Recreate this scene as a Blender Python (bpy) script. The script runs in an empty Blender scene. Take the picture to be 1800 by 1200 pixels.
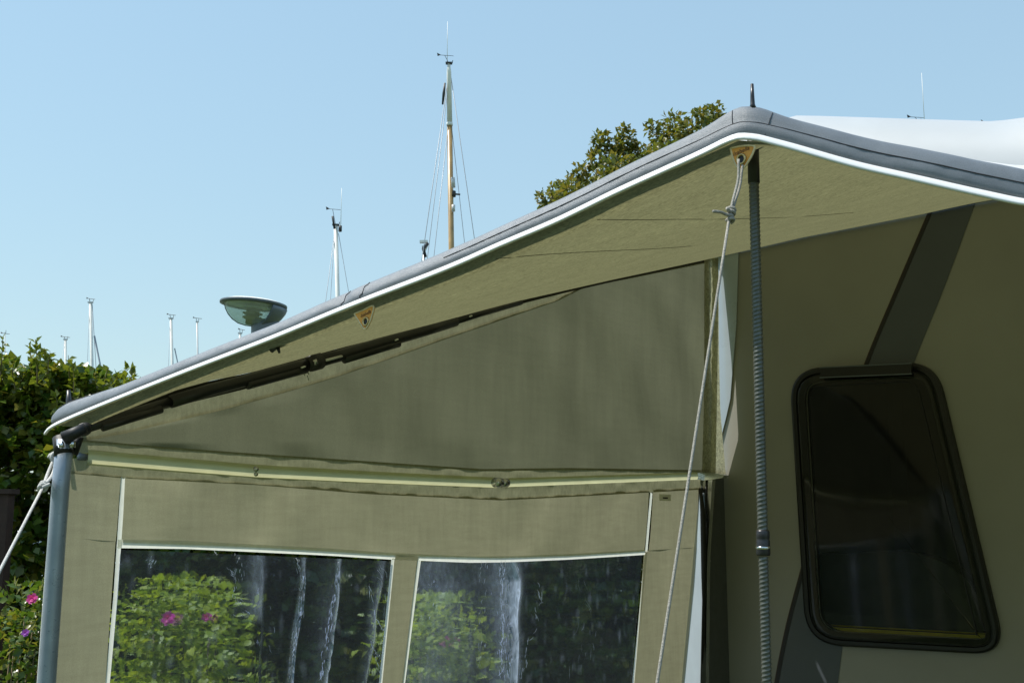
import bpy, bmesh, math, random
import numpy as np
from mathutils import Vector, Matrix, noise as mnoise

random.seed(7)
rng = np.random.default_rng(7)
S = bpy.context.scene
C = S.collection
R = math.radians

# ------------------------------------------------------------------ camera, sky, sun, exposure
CAM = Vector((1.66, -3.29, 1.58))
YAW, PITCH, LENS = R(36.5), R(8.95), 40.0
cd = bpy.data.cameras.new('camera'); cam = bpy.data.objects.new('camera', cd); C.objects.link(cam)
cam.location = CAM; cam.rotation_euler = (R(90) + PITCH, 0, YAW)
cd.lens = LENS; cd.sensor_width = 36; cd.clip_start = 0.05; cd.clip_end = 3000
S.camera = cam

SUN_DIR = Vector((-0.84, -0.54, 0)).normalized()
SUN_EL = R(59)
sun_vec = Vector((SUN_DIR.x * math.cos(SUN_EL), SUN_DIR.y * math.cos(SUN_EL), math.sin(SUN_EL)))
W = bpy.data.worlds.new('World'); S.world = W; W.use_nodes = True
nt = W.node_tree; bg = nt.nodes['Background']
sky = nt.nodes.new('ShaderNodeTexSky'); sky.sky_type = 'NISHITA'; sky.sun_disc = False
sky.sun_elevation = SUN_EL; sky.sun_rotation = math.atan2(SUN_DIR.x, SUN_DIR.y)
sky.air_density = 1.85; sky.dust_density = 0.0; sky.ozone_density = 4.6; sky.altitude = 0
# gamma flattens the whole sky's contrast; channel gains then brighten and tint it
gam = nt.nodes.new('ShaderNodeGamma'); gam.inputs['Gamma'].default_value = 0.42
tin = nt.nodes.new('ShaderNodeVectorMath'); tin.operation = 'MULTIPLY'; tin.inputs[1].default_value = (1.84, 2.30, 2.56)
nt.links.new(sky.outputs[0], gam.inputs['Color']); nt.links.new(gam.outputs[0], tin.inputs[0])
nt.links.new(tin.outputs[0], bg.inputs[0]); bg.inputs[1].default_value = 0.12
sl = bpy.data.lights.new('sun', 'SUN'); sl.energy = 4.2; sl.angle = R(0.53); sl.color = (1, .955, .88)
so = bpy.data.objects.new('sun', sl); C.objects.link(so)
so.rotation_euler = sun_vec.to_track_quat('Z', 'Y').to_euler()
vs = S.view_settings; vs.view_transform = 'Standard'; vs.look = 'None'; vs.gamma = 1; vs.exposure = 0.42
vs.use_curve_mapping = False
S.cycles.max_bounces = 10; S.cycles.transparent_max_bounces = 16; S.cycles.transmission_bounces = 8
S.cycles.diffuse_bounces = 5

# ------------------------------------------------------------------ survey helpers: sight line -> point on a real plane
FPX = 2000.0
_f = Vector((-math.sin(YAW) * math.cos(PITCH), math.cos(YAW) * math.cos(PITCH), math.sin(PITCH)))
_r = Vector((math.cos(YAW), math.sin(YAW), 0)); _u = _r.cross(_f)
def ray(x, y): return _f * FPX + _r * (x - 900) + _u * (600 - y)
WX = 0.0      # the side wall hangs in the plane x = WX; X below is the distance in front of it
def on_x(x, y, X=0.0):
    d = ray(x, y); return CAM + d * ((WX + X - CAM.x) / d.x)
def on_y(x, y, Y=0.0):
    d = ray(x, y); return CAM + d * ((Y - CAM.y) / d.y)
_e = on_x(1262, 640); _k = (on_y(1262, 640, -.028)).x; WX = _k
def at_depth(x, y, dep): return CAM + ray(x, y) * (dep / FPX)
def on_plane(x, y, p, n):
    d = ray(x, y); return CAM + d * ((p - CAM).dot(n) / d.dot(n))

# ------------------------------------------------------------------ materials
def new_mat(name):
    m = bpy.data.materials.new(name); m.use_nodes = True
    t = m.node_tree; t.nodes.clear()
    o = t.nodes.new('ShaderNodeOutputMaterial'); return m, t, o
def N(t, kind, **kw):
    n = t.nodes.new(kind)
    for k, v in kw.items():
        if k in n.inputs: n.inputs[k].default_value = v
        else: setattr(n, k, v)
    return n
def c4(c, k=1.0): return (c[0] * k, c[1] * k, c[2] * k, 1)
def noise_node(t, scale, detail=3, rough=.6, mapscale=None):
    tc = N(t, 'ShaderNodeTexCoord'); out = tc.outputs['Object']
    if mapscale:
        mp = N(t, 'ShaderNodeMapping'); mp.inputs['Scale'].default_value = mapscale
        t.links.new(out, mp.inputs[0]); out = mp.outputs[0]
    n = N(t, 'ShaderNodeTexNoise', Scale=scale, Detail=detail, Roughness=rough)
    t.links.new(out, n.inputs['Vector']); return n
def varied(t, col, items):
    """multiply colour by several noise bands: (scale, amount, mapscale)"""
    cur = None
    for sc, am, ms in items:
        n = noise_node(t, sc, 3, .6, ms)
        mr = N(t, 'ShaderNodeMapRange'); mr.inputs['From Min'].default_value = .3; mr.inputs['From Max'].default_value = .7
        mr.inputs['To Min'].default_value = 1 - am; mr.inputs['To Max'].default_value = 1 + am
        t.links.new(n.outputs[0], mr.inputs[0])
        mx = N(t, 'ShaderNodeVectorMath', operation='SCALE')
        if cur is None: mx.inputs[0].default_value = col
        else: t.links.new(cur, mx.inputs[0])
        t.links.new(mr.outputs[0], mx.inputs['Scale']); cur = mx.outputs[0]
    return cur
def plain(name, col, rough=.5, metal=0, var=.08, vscale=30, bump=0, bscale=300, spec=.5, coat=0, fine=.0):
    m, t, o = new_mat(name)
    p = N(t, 'ShaderNodeBsdfPrincipled', Roughness=rough, Metallic=metal)
    p.inputs['Specular IOR Level'].default_value = spec; p.inputs['Coat Weight'].default_value = coat
    items = [(vscale, var, None)]
    if fine: items.append((bscale, fine, None))
    t.links.new(varied(t, col, items), p.inputs['Base Color'])
    rn = noise_node(t, vscale * 2.3, 4)
    mr = N(t, 'ShaderNodeMapRange'); mr.inputs['To Min'].default_value = max(.02, rough - .12); mr.inputs['To Max'].default_value = min(1, rough + .12)
    t.links.new(rn.outputs[0], mr.inputs[0]); t.links.new(mr.outputs[0], p.inputs['Roughness'])
    if bump:
        n = noise_node(t, bscale, 3); b = N(t, 'ShaderNodeBump', Strength=bump, Distance=.002)
        t.links.new(n.outputs[0], b.inputs['Height']); t.links.new(b.outputs[0], p.inputs['Normal'])
    t.links.new(p.outputs[0], o.inputs[0]); return m
def fabric(name, col, tcol, items, tmix=.5, bump=.25, bscale=900, bms=None, top=None):
    """thin woven cloth: reflects with col and lets light through with tcol"""
    m, t, o = new_mat(name)
    d = N(t, 'ShaderNodeBsdfDiffuse'); tr = N(t, 'ShaderNodeBsdfTranslucent')
    t.links.new(varied(t, col, items), d.inputs[0]); t.links.new(varied(t, tcol, items), tr.inputs[0])
    n = noise_node(t, bscale, 2, .6, bms); b = N(t, 'ShaderNodeBump', Strength=bump, Distance=.002)
    t.links.new(n.outputs[0], b.inputs['Height']); t.links.new(b.outputs[0], d.inputs['Normal']); 
    dout = d.outputs[0]
    if top:   # laminated cloth: pale coating on the weather side
        d2 = N(t, 'ShaderNodeBsdfDiffuse'); t.links.new(varied(t, top, [(3, .04, None)]), d2.inputs[0])
        gm = N(t, 'ShaderNodeNewGeometry'); mb = N(t, 'ShaderNodeMixShader'); t.links.new(gm.outputs['Backfacing'], mb.inputs[0])
        t.links.new(d2.outputs[0], mb.inputs[1]); t.links.new(dout, mb.inputs[2]); dout = mb.outputs[0]
    mx = N(t, 'ShaderNodeMixShader'); mx.inputs[0].default_value = tmix
    t.links.new(dout, mx.inputs[1]); t.links.new(tr.outputs[0], mx.inputs[2])
    t.links.new(mx.outputs[0], o.inputs[0]); return m
def leafmat(name, cols, trans=.35, rough=.38, tboost=1.6):
    m, t, o = new_mat(name)
    g = N(t, 'ShaderNodeNewGeometry')
    cr = N(t, 'ShaderNodeValToRGB'); el = cr.color_ramp.elements
    el[0].position = 0; el[0].color = c4(cols[0]); el[1].position = 1; el[1].color = c4(cols[-1])
    for i, cc in enumerate(cols[1:-1]):
        e = el.new((i + 1) / (len(cols) - 1)); e.color = c4(cc)
    t.links.new(g.outputs['Random Per Island'], cr.inputs[0])
    p = N(t, 'ShaderNodeBsdfPrincipled', Roughness=rough); p.inputs['Specular IOR Level'].default_value = .45
    tr = N(t, 'ShaderNodeBsdfTranslucent')
    vm = N(t, 'ShaderNodeVectorMath', operation='MULTIPLY'); vm.inputs[1].default_value = (tboost * 1.1, tboost * 1.05, tboost * .5)
    t.links.new(cr.outputs[0], vm.inputs[0]); t.links.new(vm.outputs[0], tr.inputs[0]); t.links.new(cr.outputs[0], p.inputs['Base Color'])
    mx = N(t, 'ShaderNodeMixShader'); mx.inputs[0].default_value = trans
    t.links.new(p.outputs[0], mx.inputs[1]); t.links.new(tr.outputs[0], mx.inputs[2]); t.links.new(mx.outputs[0], o.inputs[0]); return m

M = {}
M['roof'] = fabric('roof_cloth', (.30, .29, .19), (.20, .19, .095), [(9, .06, (1, 1, 1)), (110, .12, (.35, 1, 1)), (380, .30, (.45, 1, 1))], .42, .5, 500, (.4, 1, 1), (.95, .96, .97))
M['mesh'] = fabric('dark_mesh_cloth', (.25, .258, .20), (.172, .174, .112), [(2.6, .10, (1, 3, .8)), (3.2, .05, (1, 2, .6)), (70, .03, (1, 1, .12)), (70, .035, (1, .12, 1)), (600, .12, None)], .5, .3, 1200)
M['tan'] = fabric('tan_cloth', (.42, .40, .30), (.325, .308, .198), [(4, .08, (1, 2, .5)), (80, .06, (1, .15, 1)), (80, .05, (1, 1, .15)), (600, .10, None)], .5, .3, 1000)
M['hem'] = fabric('hem_cloth', (.38, .375, .26), (.25, .245, .15), [(14, .08, (1, 1.5, .4)), (130, .12, (1, 1, .5)), (500, .10, None)], .5, .6, 260)
M['ziptape'] = fabric('clear_zip_tape', (.45, .45, .32), (.42, .42, .28), [(60, .2, None), (190, .35, None)], .5, 1.0, 160)
M['piping'] = fabric('pale_piping', (.74, .75, .70), (.82, .83, .74), [(60, .06, None)], .65, .2, 900)
M['trim'] = plain('white_plastic_trim', (.86, .86, .85), .35, 0, .02, 20)
M['valance'] = plain('grey_vinyl', (.165, .185, .208), .44, 0, .10, 26, .38, 1300, .55, .0, .16)
M['valance_dark'] = plain('grey_vinyl_end', (.15, .165, .185), .4, 0, .1, 26, .3, 1300)
M['thread'] = plain('dark_thread', (.035, .035, .04), .8)
M['seamthread'] = plain('olive_thread', (.06, .055, .03), .9)
M['bpole'] = plain('black_pole', (.022, .022, .024), .35, .0, .2, 40)
M['black'] = plain('black_rubber', (.012, .012, .012), .55, 0, .2, 50)
M['corner'] = plain('pale_sun_sliver', (.46, .54, .62), .3, 0, .05, 6)
M['glint'] = fabric('vinyl_glint', (.80, .82, .84), (.92, .94, .95), [(200, .3, None)], .6, .1, 300)
M['padcloth'] = fabric('white_pvc_flap', (.70, .73, .75), (.62, .70, .76), [(8, .06, None)], .6, .1, 300)
M['foam'] = plain('grey_foam', (.10, .11, .115), .5, 0, .1, 30)
M['flap'] = plain('black_flap', (.02, .019, .015), .8, 0, .2, 50)
M['post'] = plain('grey_blue_post', (.31, .36, .42), .30, .25, .10, 30, .1, 600)
M['pole_green'] = fabric('pale_green_sleeve', (.62, .63, .42), (.62, .62, .38), [(18, .05, None), (90, .05, (1, .2, 1))], .5, .2, 600)
M['rib'] = plain('ribbed_pole', (.11, .115, .10), .32, .35, .15, 120)
M['chrome'] = plain('bright_metal', (.62, .63, .62), .22, 1.0, .05, 40)
M['rope'] = plain('rope', (.36, .34, .30), .8, 0, .25, 500, .8, 900)
M['rope_white'] = plain('white_rope', (.58, .57, .54), .8, 0, .15, 500, .8, 900)
M['leather'] = plain('tan_leather', (.86, .37, .05), .5, 0, .12, 120, .2, 900)
M['leather_edge'] = plain('pale_leather_edge', (.78, .62, .36), .6, 0, .1, 200)
M['brown'] = plain('brown_print', (.16, .06, .02), .6)
M['brass'] = plain('brass_eyelet', (.55, .40, .18), .3, 1.0, .1, 100)
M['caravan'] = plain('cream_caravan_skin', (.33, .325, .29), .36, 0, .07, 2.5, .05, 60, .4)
M['caravan_roof'] = plain('pale_caravan_roof', (.43, .45, .465), .5, 0, .05, 3)
M['stripe'] = plain('grey_decal', (.085, .098, .115), .35, 0, .05, 8)
M['stripe_line'] = plain('black_decal', (.012, .01, .01), .4)
M['stripe_brown'] = plain('brown_decal', (.06, .03, .018), .4)
M['frame'] = plain('black_window_frame', (.009, .010, .010), .35, 0, .2, 30)
M['inner'] = plain('interior_panel', (.10, .085, .055), .6)
M['navy'] = plain('navy_cushion', (.03, .034, .05), .8, 0, .15, 15)
M['yellow'] = plain('olive_yellow_cushion', (.60, .52, .05), .8, 0, .15, 30)
M['white'] = plain('white_paint', (.80, .80, .78), .35, 0, .05, 5)
M['mastwhite'] = plain('white_mast_paint', (.78, .77, .72), .4, 0, .08, 1.5)
M['mastwood'] = plain('varnished_spar', (.37, .24, .10), .35, 0, .25, 3)
M['mastgrey'] = plain('grey_aluminium', (.55, .56, .55), .4, .3, .08, 2)
M['wire'] = plain('rigging_wire', (.34, .37, .40), .4, .3)
M['dark'] = plain('dark_fitting', (.03, .03, .03), .5)
M['lampgrey'] = plain('lamp_grey', (.13, .155, .18), .45, 0, .1, 10)
M['lampcap'] = plain('lichen_white_cap', (.75, .74, .69), .7, 0, .18, 30, .3, 200)
M['lampcore'] = plain('brown_lamp_core', (.25, .20, .07), .5, 0, .15, 20)
M['bark'] = plain('bark', (.10, .075, .05), .9, 0, .3, 30, .6, 60)
M['twig'] = plain('green_twig', (.13, .10, .04), .7, 0, .3, 30)
M['wood'] = plain('brown_stained_wood', (.04, .018, .012), .7, 0, .25, 20)
M['leaf_hedge'] = leafmat('hedge_leaf', [(.04, .08, .014), (.072, .128, .018), (.115, .17, .022), (.20, .185, .032), (.085, .14, .024)], .34, .28)
M['leaf_tree'] = leafmat('tree_leaf', [(.075, .10, .022), (.12, .145, .026), (.17, .18, .035), (.20, .16, .05), (.12, .15, .035)], .3, .42)
M['leaf_rose'] = leafmat('rose_leaf', [(.19, .26, .015), (.27, .34, .02), (.34, .38, .03), (.17, .24, .015)], .38, .5, 1.3)
M['pink'] = leafmat('pink_petal', [(.62, .05, .30), (.72, .08, .36)], .3, .6, 1.0)
M['purple'] = leafmat('purple_petal', [(.33, .08, .52), (.40, .10, .55)], .3, .6, 1.0)
M['hull'] = plain('white_hull', (.75, .75, .74), .3, 0, .04, 1)

def sheen(t, lo, hi, nrm):
    """reflectance of a thin sheet, the same from both sides"""
    lw = N(t, 'ShaderNodeLayerWeight', Blend=.5); t.links.new(nrm, lw.inputs['Normal'])
    pw = N(t, 'ShaderNodeMath', operation='POWER'); pw.inputs[1].default_value = 4.5; t.links.new(lw.outputs['Facing'], pw.inputs[0])
    ma = N(t, 'ShaderNodeMath', operation='MULTIPLY_ADD'); ma.inputs[1].default_value = hi - lo; ma.inputs[2].default_value = lo
    t.links.new(pw.outputs[0], ma.inputs[0]); return ma.outputs[0]
def glassmat():
    m, t, o = new_mat('clear_vinyl')
    tr = N(t, 'ShaderNodeBsdfTransparent'); tr.inputs[0].default_value = (.62, .72, .98, 1)
    rf = N(t, 'ShaderNodeBsdfRefraction', IOR=1.02, Roughness=.09); rf.inputs[0].default_value = (.62, .72, .98, 1)
    gl = N(t, 'ShaderNodeBsdfGlossy', Roughness=.06)
    tl = N(t, 'ShaderNodeBsdfTranslucent'); tl.inputs[0].default_value = (.50, .60, .76, 1)
    n1 = noise_node(t, 34, 4, .65, (1, 1.5, .55)); b = N(t, 'ShaderNodeBump', Strength=.35, Distance=.004)
    t.links.new(n1.outputs[0], b.inputs['Height'])
    t.links.new(b.outputs[0], gl.inputs['Normal']); t.links.new(b.outputs[0], rf.inputs['Normal'])
    m1 = N(t, 'ShaderNodeMixShader'); m1.inputs[0].default_value = .75
    t.links.new(tr.outputs[0], m1.inputs[1]); t.links.new(rf.outputs[0], m1.inputs[2])
    m2 = N(t, 'ShaderNodeMixShader'); t.links.new(sheen(t, .085, .95, b.outputs[0]), m2.inputs[0])
    t.links.new(m1.outputs[0], m2.inputs[1]); t.links.new(gl.outputs[0], m2.inputs[2])
    # glare along the folds, painted as milky streaks over a faint bluish haze
    at = N(t, 'ShaderNodeAttribute', attribute_name='glare')
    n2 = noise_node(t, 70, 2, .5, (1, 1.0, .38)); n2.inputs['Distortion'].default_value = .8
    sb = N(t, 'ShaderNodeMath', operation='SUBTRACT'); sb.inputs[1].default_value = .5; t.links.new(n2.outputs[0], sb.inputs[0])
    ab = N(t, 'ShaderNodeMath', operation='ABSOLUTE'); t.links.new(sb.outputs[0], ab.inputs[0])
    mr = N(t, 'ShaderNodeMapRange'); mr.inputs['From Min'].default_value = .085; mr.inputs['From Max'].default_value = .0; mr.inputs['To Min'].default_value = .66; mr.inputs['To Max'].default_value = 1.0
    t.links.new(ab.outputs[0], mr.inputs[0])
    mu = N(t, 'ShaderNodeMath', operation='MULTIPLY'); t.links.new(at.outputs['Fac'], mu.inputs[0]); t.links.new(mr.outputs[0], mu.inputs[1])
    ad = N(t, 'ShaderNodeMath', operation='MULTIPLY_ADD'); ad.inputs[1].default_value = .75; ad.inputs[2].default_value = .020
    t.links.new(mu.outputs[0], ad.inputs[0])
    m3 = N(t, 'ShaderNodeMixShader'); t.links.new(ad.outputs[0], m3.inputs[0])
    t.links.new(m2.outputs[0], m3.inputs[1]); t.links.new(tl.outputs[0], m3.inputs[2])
    t.links.new(m3.outputs[0], o.inputs[0]); return m
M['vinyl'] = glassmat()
def acrylic():
    m, t, o = new_mat('smoked_acrylic')
    tr = N(t, 'ShaderNodeBsdfTransparent'); tr.inputs[0].default_value = (.62, .64, .57, 1)
    gl = N(t, 'ShaderNodeBsdfGlossy', Roughness=.06)
    gn = N(t, 'ShaderNodeNewGeometry')
    m2 = N(t, 'ShaderNodeMixShader'); t.links.new(sheen(t, .038, .9, gn.outputs['Normal']), m2.inputs[0])
    t.links.new(tr.outputs[0], m2.inputs[1]); t.links.new(gl.outputs[0], m2.inputs[2]); t.links.new(m2.outputs[0], o.inputs[0]); return m
M['acrylic'] = acrylic()
def lampglass():
    m, t, o = new_mat('lamp_glass')
    tr = N(t, 'ShaderNodeBsdfTransparent'); tr.inputs[0].default_value = (.75, .86, .82, 1)
    tl = N(t, 'ShaderNodeBsdfTranslucent'); tl.inputs[0].default_value = (.86, .94, .86, 1)
    df = N(t, 'ShaderNodeBsdfDiffuse'); df.inputs[0].default_value = (.80, .90, .80, 1)
    gl = N(t, 'ShaderNodeBsdfGlossy', Roughness=.1)
    m0 = N(t, 'ShaderNodeMixShader'); m0.inputs[0].default_value = .5; t.links.new(tl.outputs[0], m0.inputs[1]); t.links.new(df.outputs[0], m0.inputs[2])
    m1 = N(t, 'ShaderNodeMixShader'); m1.inputs[0].default_value = .42; t.links.new(tr.outputs[0], m1.inputs[1]); t.links.new(m0.outputs[0], m1.inputs[2])
    m2 = N(t, 'ShaderNodeMixShader'); m2.inputs[0].default_value = .06; t.links.new(m1.outputs[0], m2.inputs[1]); t.links.new(gl.outputs[0], m2.inputs[2])
    t.links.new(m2.outputs[0], o.inputs[0]); return m
M['lampglass'] = lampglass()
def groundmat():
    m, t, o = new_mat('lawn')
    p = N(t, 'ShaderNodeBsdfPrincipled', Roughness=.9)
    t.links.new(varied(t, (.085, .12, .03), [(.6, .2, None), (9, .3, None), (90, .4, None)]), p.inputs['Base Color'])
    n = noise_node(t, 120, 4); b = N(t, 'ShaderNodeBump', Strength=.8, Distance=.03)
    t.links.new(n.outputs[0], b.inputs['Height']); t.links.new(b.outputs[0], p.inputs['Normal'])
    t.links.new(p.outputs[0], o.inputs[0]); return m
M['lawn'] = groundmat()
M['water'] = plain('harbour_water', (.03, .06, .07), .08, 0, .1, .1, .4, .8)

# ------------------------------------------------------------------ mesh helpers
BASE = {}
def link(o): C.objects.link(o); return o
def thing(name, label, cat, loc=(0, 0, 0), group=None):
    o = bpy.data.objects.new(name, None); link(o); o.location = loc; o.empty_display_size = .1
    o['label'] = label; o['category'] = cat
    if group: o['group'] = group
    BASE[o.name] = Vector(loc); return o
def tag(o, label, cat, group=None):
    o['label'] = label; o['category'] = cat
    if group: o['group'] = group
    return o
def mesh(name, vf, mat, parent=None, smooth=True, origin=None, attr=None):
    v, f = vf
    off = BASE[parent.name] if parent else Vector(origin or (0, 0, 0))
    v = np.asarray([tuple(p) for p in v], dtype=float) - np.array(off)
    me = bpy.data.meshes.new(name); me.from_pydata(v.tolist(), [], [tuple(int(i) for i in q) for q in f])
    if attr is not None:
        a = me.attributes.new('glare', 'FLOAT', 'POINT'); a.data.foreach_set('value', np.asarray(attr, dtype=np.float32))
    me.materials.append(mat); me.update()
    if smooth: me.polygons.foreach_set('use_smooth', [True] * len(me.polygons))
    o = bpy.data.objects.new(name, me); link(o)
    if parent: o.parent = parent
    else: o.location = off
    BASE[o.name] = off
    return o
def fixn(o):
    bm = bmesh.new(); bm.from_mesh(o.data); bmesh.ops.recalc_face_normals(bm, faces=bm.faces); bm.to_mesh(o.data); bm.free(); return o
def sharp(o, deg=35):
    o.data.set_sharp_from_angle(angle=R(deg)); return o
def join(*vfs):
    V, F = [], []
    for v, f in vfs:
        k = len(V); V += [Vector(p) for p in v]; F += [tuple(i + k for i in q) for q in f]
    return V, F
def frame_of(d, hint=Vector((0, 0, 1))):
    d = d.normalized()
    if abs(d.dot(hint)) > .97: hint = Vector((0, 1, 0))
    a = d.cross(hint).normalized(); return a, a.cross(d).normalized()
def tube(pts, rad, seg=10, cap=True, ell=1.0):
    pts = [Vector(p) for p in pts]; n = len(pts)
    rs = [rad] * n if not isinstance(rad, (list, tuple)) else rad
    V, F = [], []
    a = None
    for i, p in enumerate(pts):
        d = (pts[min(i + 1, n - 1)] - pts[max(i - 1, 0)]).normalized()
        if a is None: a, b = frame_of(d)
        else:
            a = (a - d * a.dot(d)).normalized(); b = a.cross(d).normalized()
        for k in range(seg):
            t = 2 * math.pi * k / seg
            V.append(p + (a * math.cos(t) + b * math.sin(t) * ell) * rs[i])
    for i in range(n - 1):
        for k in range(seg):
            k2 = (k + 1) % seg
            F.append((i * seg + k, i * seg + k2, (i + 1) * seg + k2, (i + 1) * seg + k))
    if cap:
        F.append(tuple(range(seg))[::-1]); F.append(tuple((n - 1) * seg + k for k in range(seg)))
    return V, F
def box(c, s, ax=None):
    c = Vector(c); X, Y, Z = ax or (Vector((1, 0, 0)), Vector((0, 1, 0)), Vector((0, 0, 1)))
    V = [c + X * (s[0] / 2 * i) + Y * (s[1] / 2 * j) + Z * (s[2] / 2 * k) for i in (-1, 1) for j in (-1, 1) for k in (-1, 1)]
    return V, [(0, 1, 3, 2), (4, 6, 7, 5), (0, 4, 5, 1), (2, 3, 7, 6), (0, 2, 6, 4), (1, 5, 7, 3)]
def lathe(c, prof, seg=24, ax=None):
    c = Vector(c); X, Y, Z = ax or (Vector((1, 0, 0)), Vector((0, 1, 0)), Vector((0, 0, 1)))
    V, F = [], []; n = len(prof)
    for r, z in prof:
        for k in range(seg):
            t = 2 * math.pi * k / seg; V.append(c + X * (r * math.cos(t)) + Y * (r * math.sin(t)) + Z * z)
    for i in range(n - 1):
        for k in range(seg):
            k2 = (k + 1) % seg; F.append((i * seg + k, i * seg + k2, (i + 1) * seg + k2, (i + 1) * seg + k))
    return V, F
def resample(pts, n):
    pts = [Vector(p) for p in pts]; L = [0.0]
    for a, b in zip(pts, pts[1:]): L.append(L[-1] + (b - a).length)
    out = []; j = 0
    for i in range(n):
        s = L[-1] * i / (n - 1)
        while j < len(L) - 2 and L[j + 1] < s: j += 1
        t = (s - L[j]) / max(1e-9, L[j + 1] - L[j]); out.append(pts[j].lerp(pts[j + 1], t))
    return out
def smooth_line(pts, sub=8):
    pts = [Vector(p) for p in pts]; P = [pts[0] * 2 - pts[1]] + pts + [pts[-1] * 2 - pts[-2]]; out = []
    for i in range(1, len(P) - 2):
        p0, p1, p2, p3 = P[i - 1:i + 3]
        for k in range(sub):
            t = k / sub
            out.append(.5 * ((2 * p1) + (p2 - p0) * t + (2 * p0 - 5 * p1 + 4 * p2 - p3) * t * t + (3 * p1 - p0 - 3 * p2 + p3) * t ** 3))
    out.append(pts[-1]); return out
def grid(rows):
    """rows: list of equal-length point lists"""
    n = len(rows[0]); V = [p for r in rows for p in r]; F = []
    for i in range(len(rows) - 1):
        for k in range(n - 1): F.append((i * n + k, i * n + k + 1, (i + 1) * n + k + 1, (i + 1) * n + k))
    return V, F
def patch(a, b, nx=40, ny=8, disp=None):
    """sheet between two polylines"""
    A, B = resample(a, nx), resample(b, nx); rows = []
    for j in range(ny):
        t = j / (ny - 1); row = []
        for i in range(nx):
            p = A[i].lerp(B[i], t)
            if disp: p = p + disp(p, i / (nx - 1), t)
            row.append(p)
        rows.append(row)
    return grid(rows)
def slab(vf, d):
    """give an open sheet a thickness along d"""
    v, f = vf; n = len(v); d = Vector(d)
    from collections import Counter
    cnt = Counter()
    for q in f:
        for a, b in zip(q, q[1:] + q[:1]): cnt[frozenset((a, b))] += 1
    V = [Vector(p) for p in v] + [Vector(p) + d for p in v]; F = list(f) + [tuple(i + n for i in q)[::-1] for q in f]
    for q in f:
        for a, b in zip(q, q[1:] + q[:1]):
            if cnt[frozenset((a, b))] == 1: F.append((b, a, a + n, b + n))
    return V, F
def nz(p, s, o=0): return mnoise.noise(Vector((p[0] * s + o, p[1] * s, p[2] * s)))
def fill_outline(loops):
    """flat face(s) bounded by outer loop and holes"""
    from mathutils.geometry import tessellate_polygon
    V = [Vector(p) for lp in loops for p in lp]
    return V, [tuple(t) for t in tessellate_polygon([[Vector(p) for p in lp] for lp in loops])]
def bridge(l1, l2):
    n = len(l1); V = list(l1) + list(l2); return V, [(i, (i + 1) % n, n + (i + 1) % n, n + i) for i in range(n)]
def round_poly(corners, radii, seg=10):
    out = []; n = len(corners); P = [Vector((x, y)) for x, y in corners]
    for i in range(n):
        p, a, b = P[i], P[i - 1], P[(i + 1) % n]
        d1 = (a - p).normalized(); d2 = (b - p).normalized(); r = radii[i]
        p1, p2 = p + d1 * r, p + d2 * r
        for k in range(seg + 1):
            t = k / seg; out.append(p1 * (1 - t) ** 2 + p * 2 * t * (1 - t) + p2 * t * t)
    return out

# ------------------------------------------------------------------ ground, water
g = mesh('lawn', ([(-900, -900, 0), (900, -900, 0), (900, 900, 0), (-900, 900, 0)], [(0, 1, 2, 3)]), M['lawn'], smooth=False); g['kind'] = 'structure'
fw = Vector((-.595, .804, 0)); rt = Vector((.804, .595, 0))
wb = [Vector((1.66, -3.29, .004)) + fw * a + rt * b for a, b in ((26, -300), (26, 300), (600, 500), (600, -500))]
w = mesh('harbour_water', (wb, [(0, 1, 2, 3)]), M['water'], smooth=False); w['kind'] = 'structure'

# ------------------------------------------------------------------ caravan
car = thing('caravan', 'cream caravan side with grey slanting stripe in the shade under the awning', 'caravan', (2.4, 1.1, 0))
XE = 5.2
def caravan_outline(ins):
    prof = [(XE, .42), (-.14, .42), (-.165, .7), (-.17, 1.4), (-.17, 2.0), (-.17, 2.3), (-.16, 2.5), (-.10, 2.67), (.02, 2.83), (.13, 2.90), (.272, 2.905), (.349, 2.887), (.425, 2.868), (.64, 2.814), (.873, 2.756),
            (.912, 2.751), (.967, 2.747), (1.1, 2.76), (1.3, 2.785), (XE, 2.80)]
    cx, cz = 2.5, 1.6; out = []
    for x, z in prof:
        sx = 1 if x < XE else 1
        nx_ = x + (ins if x < cx else -ins) * (1 if abs(x - cx) > 1 else abs(x - cx))
        nz_ = z - (ins * (2.2 if z > cz else .3) if z > cz else -ins * .3)
        out.append((nx_, nz_))
    return out
secs = [(0.0, .10), (.012, .07), (.04, .04), (.09, .015), (.17, 0.0), (1.1, -.012), (2.05, 0), (2.16, .04), (2.2, .10)]
loops = [[Vector((x, y, z)) for x, z in caravan_outline(i)] for y, i in secs]
vf = ([], [])
for a, b in zip(loops, loops[1:]): vf = join(vf, bridge(a, b))
# side window outline surveyed on the side wall
WO = [(1389, 648), (1647, 634), (1771, 1151), (1419, 1132)]
wl = round_poly(WO, [62, 58, 62, 66])
wc = sum(wl, Vector((0, 0))) / len(wl)
def inset(d):
    out = []; n = len(wl)
    for i in range(n):
        t = (wl[(i + 1) % n] - wl[i - 1]).normalized(); nn = Vector((-t.y, t.x))
        if nn.dot(wc - wl[i]) < 0: nn = -nn
        out.append(wl[i] + nn * d)
    return out
def wloop(d, Y): return [on_y(p.x, p.y, 0) + Vector((0, Y, 0)) for p in inset(d)]
vf = join(vf, fill_outline([loops[0], wloop(26, 0)]), bridge(loops[-1], loops[-1]) if False else ([], []))
vf = join(vf, fill_outline([loops[-1], [Vector((x, 2.2, z)) for x, z in ((2.2, 1.2), (3.9, 1.2), (3.9, 1.85), (2.2, 1.85))]]))   # unseen opening added on the far side to light the interior
body = mesh('body', vf, M['caravan'], car)
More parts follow.
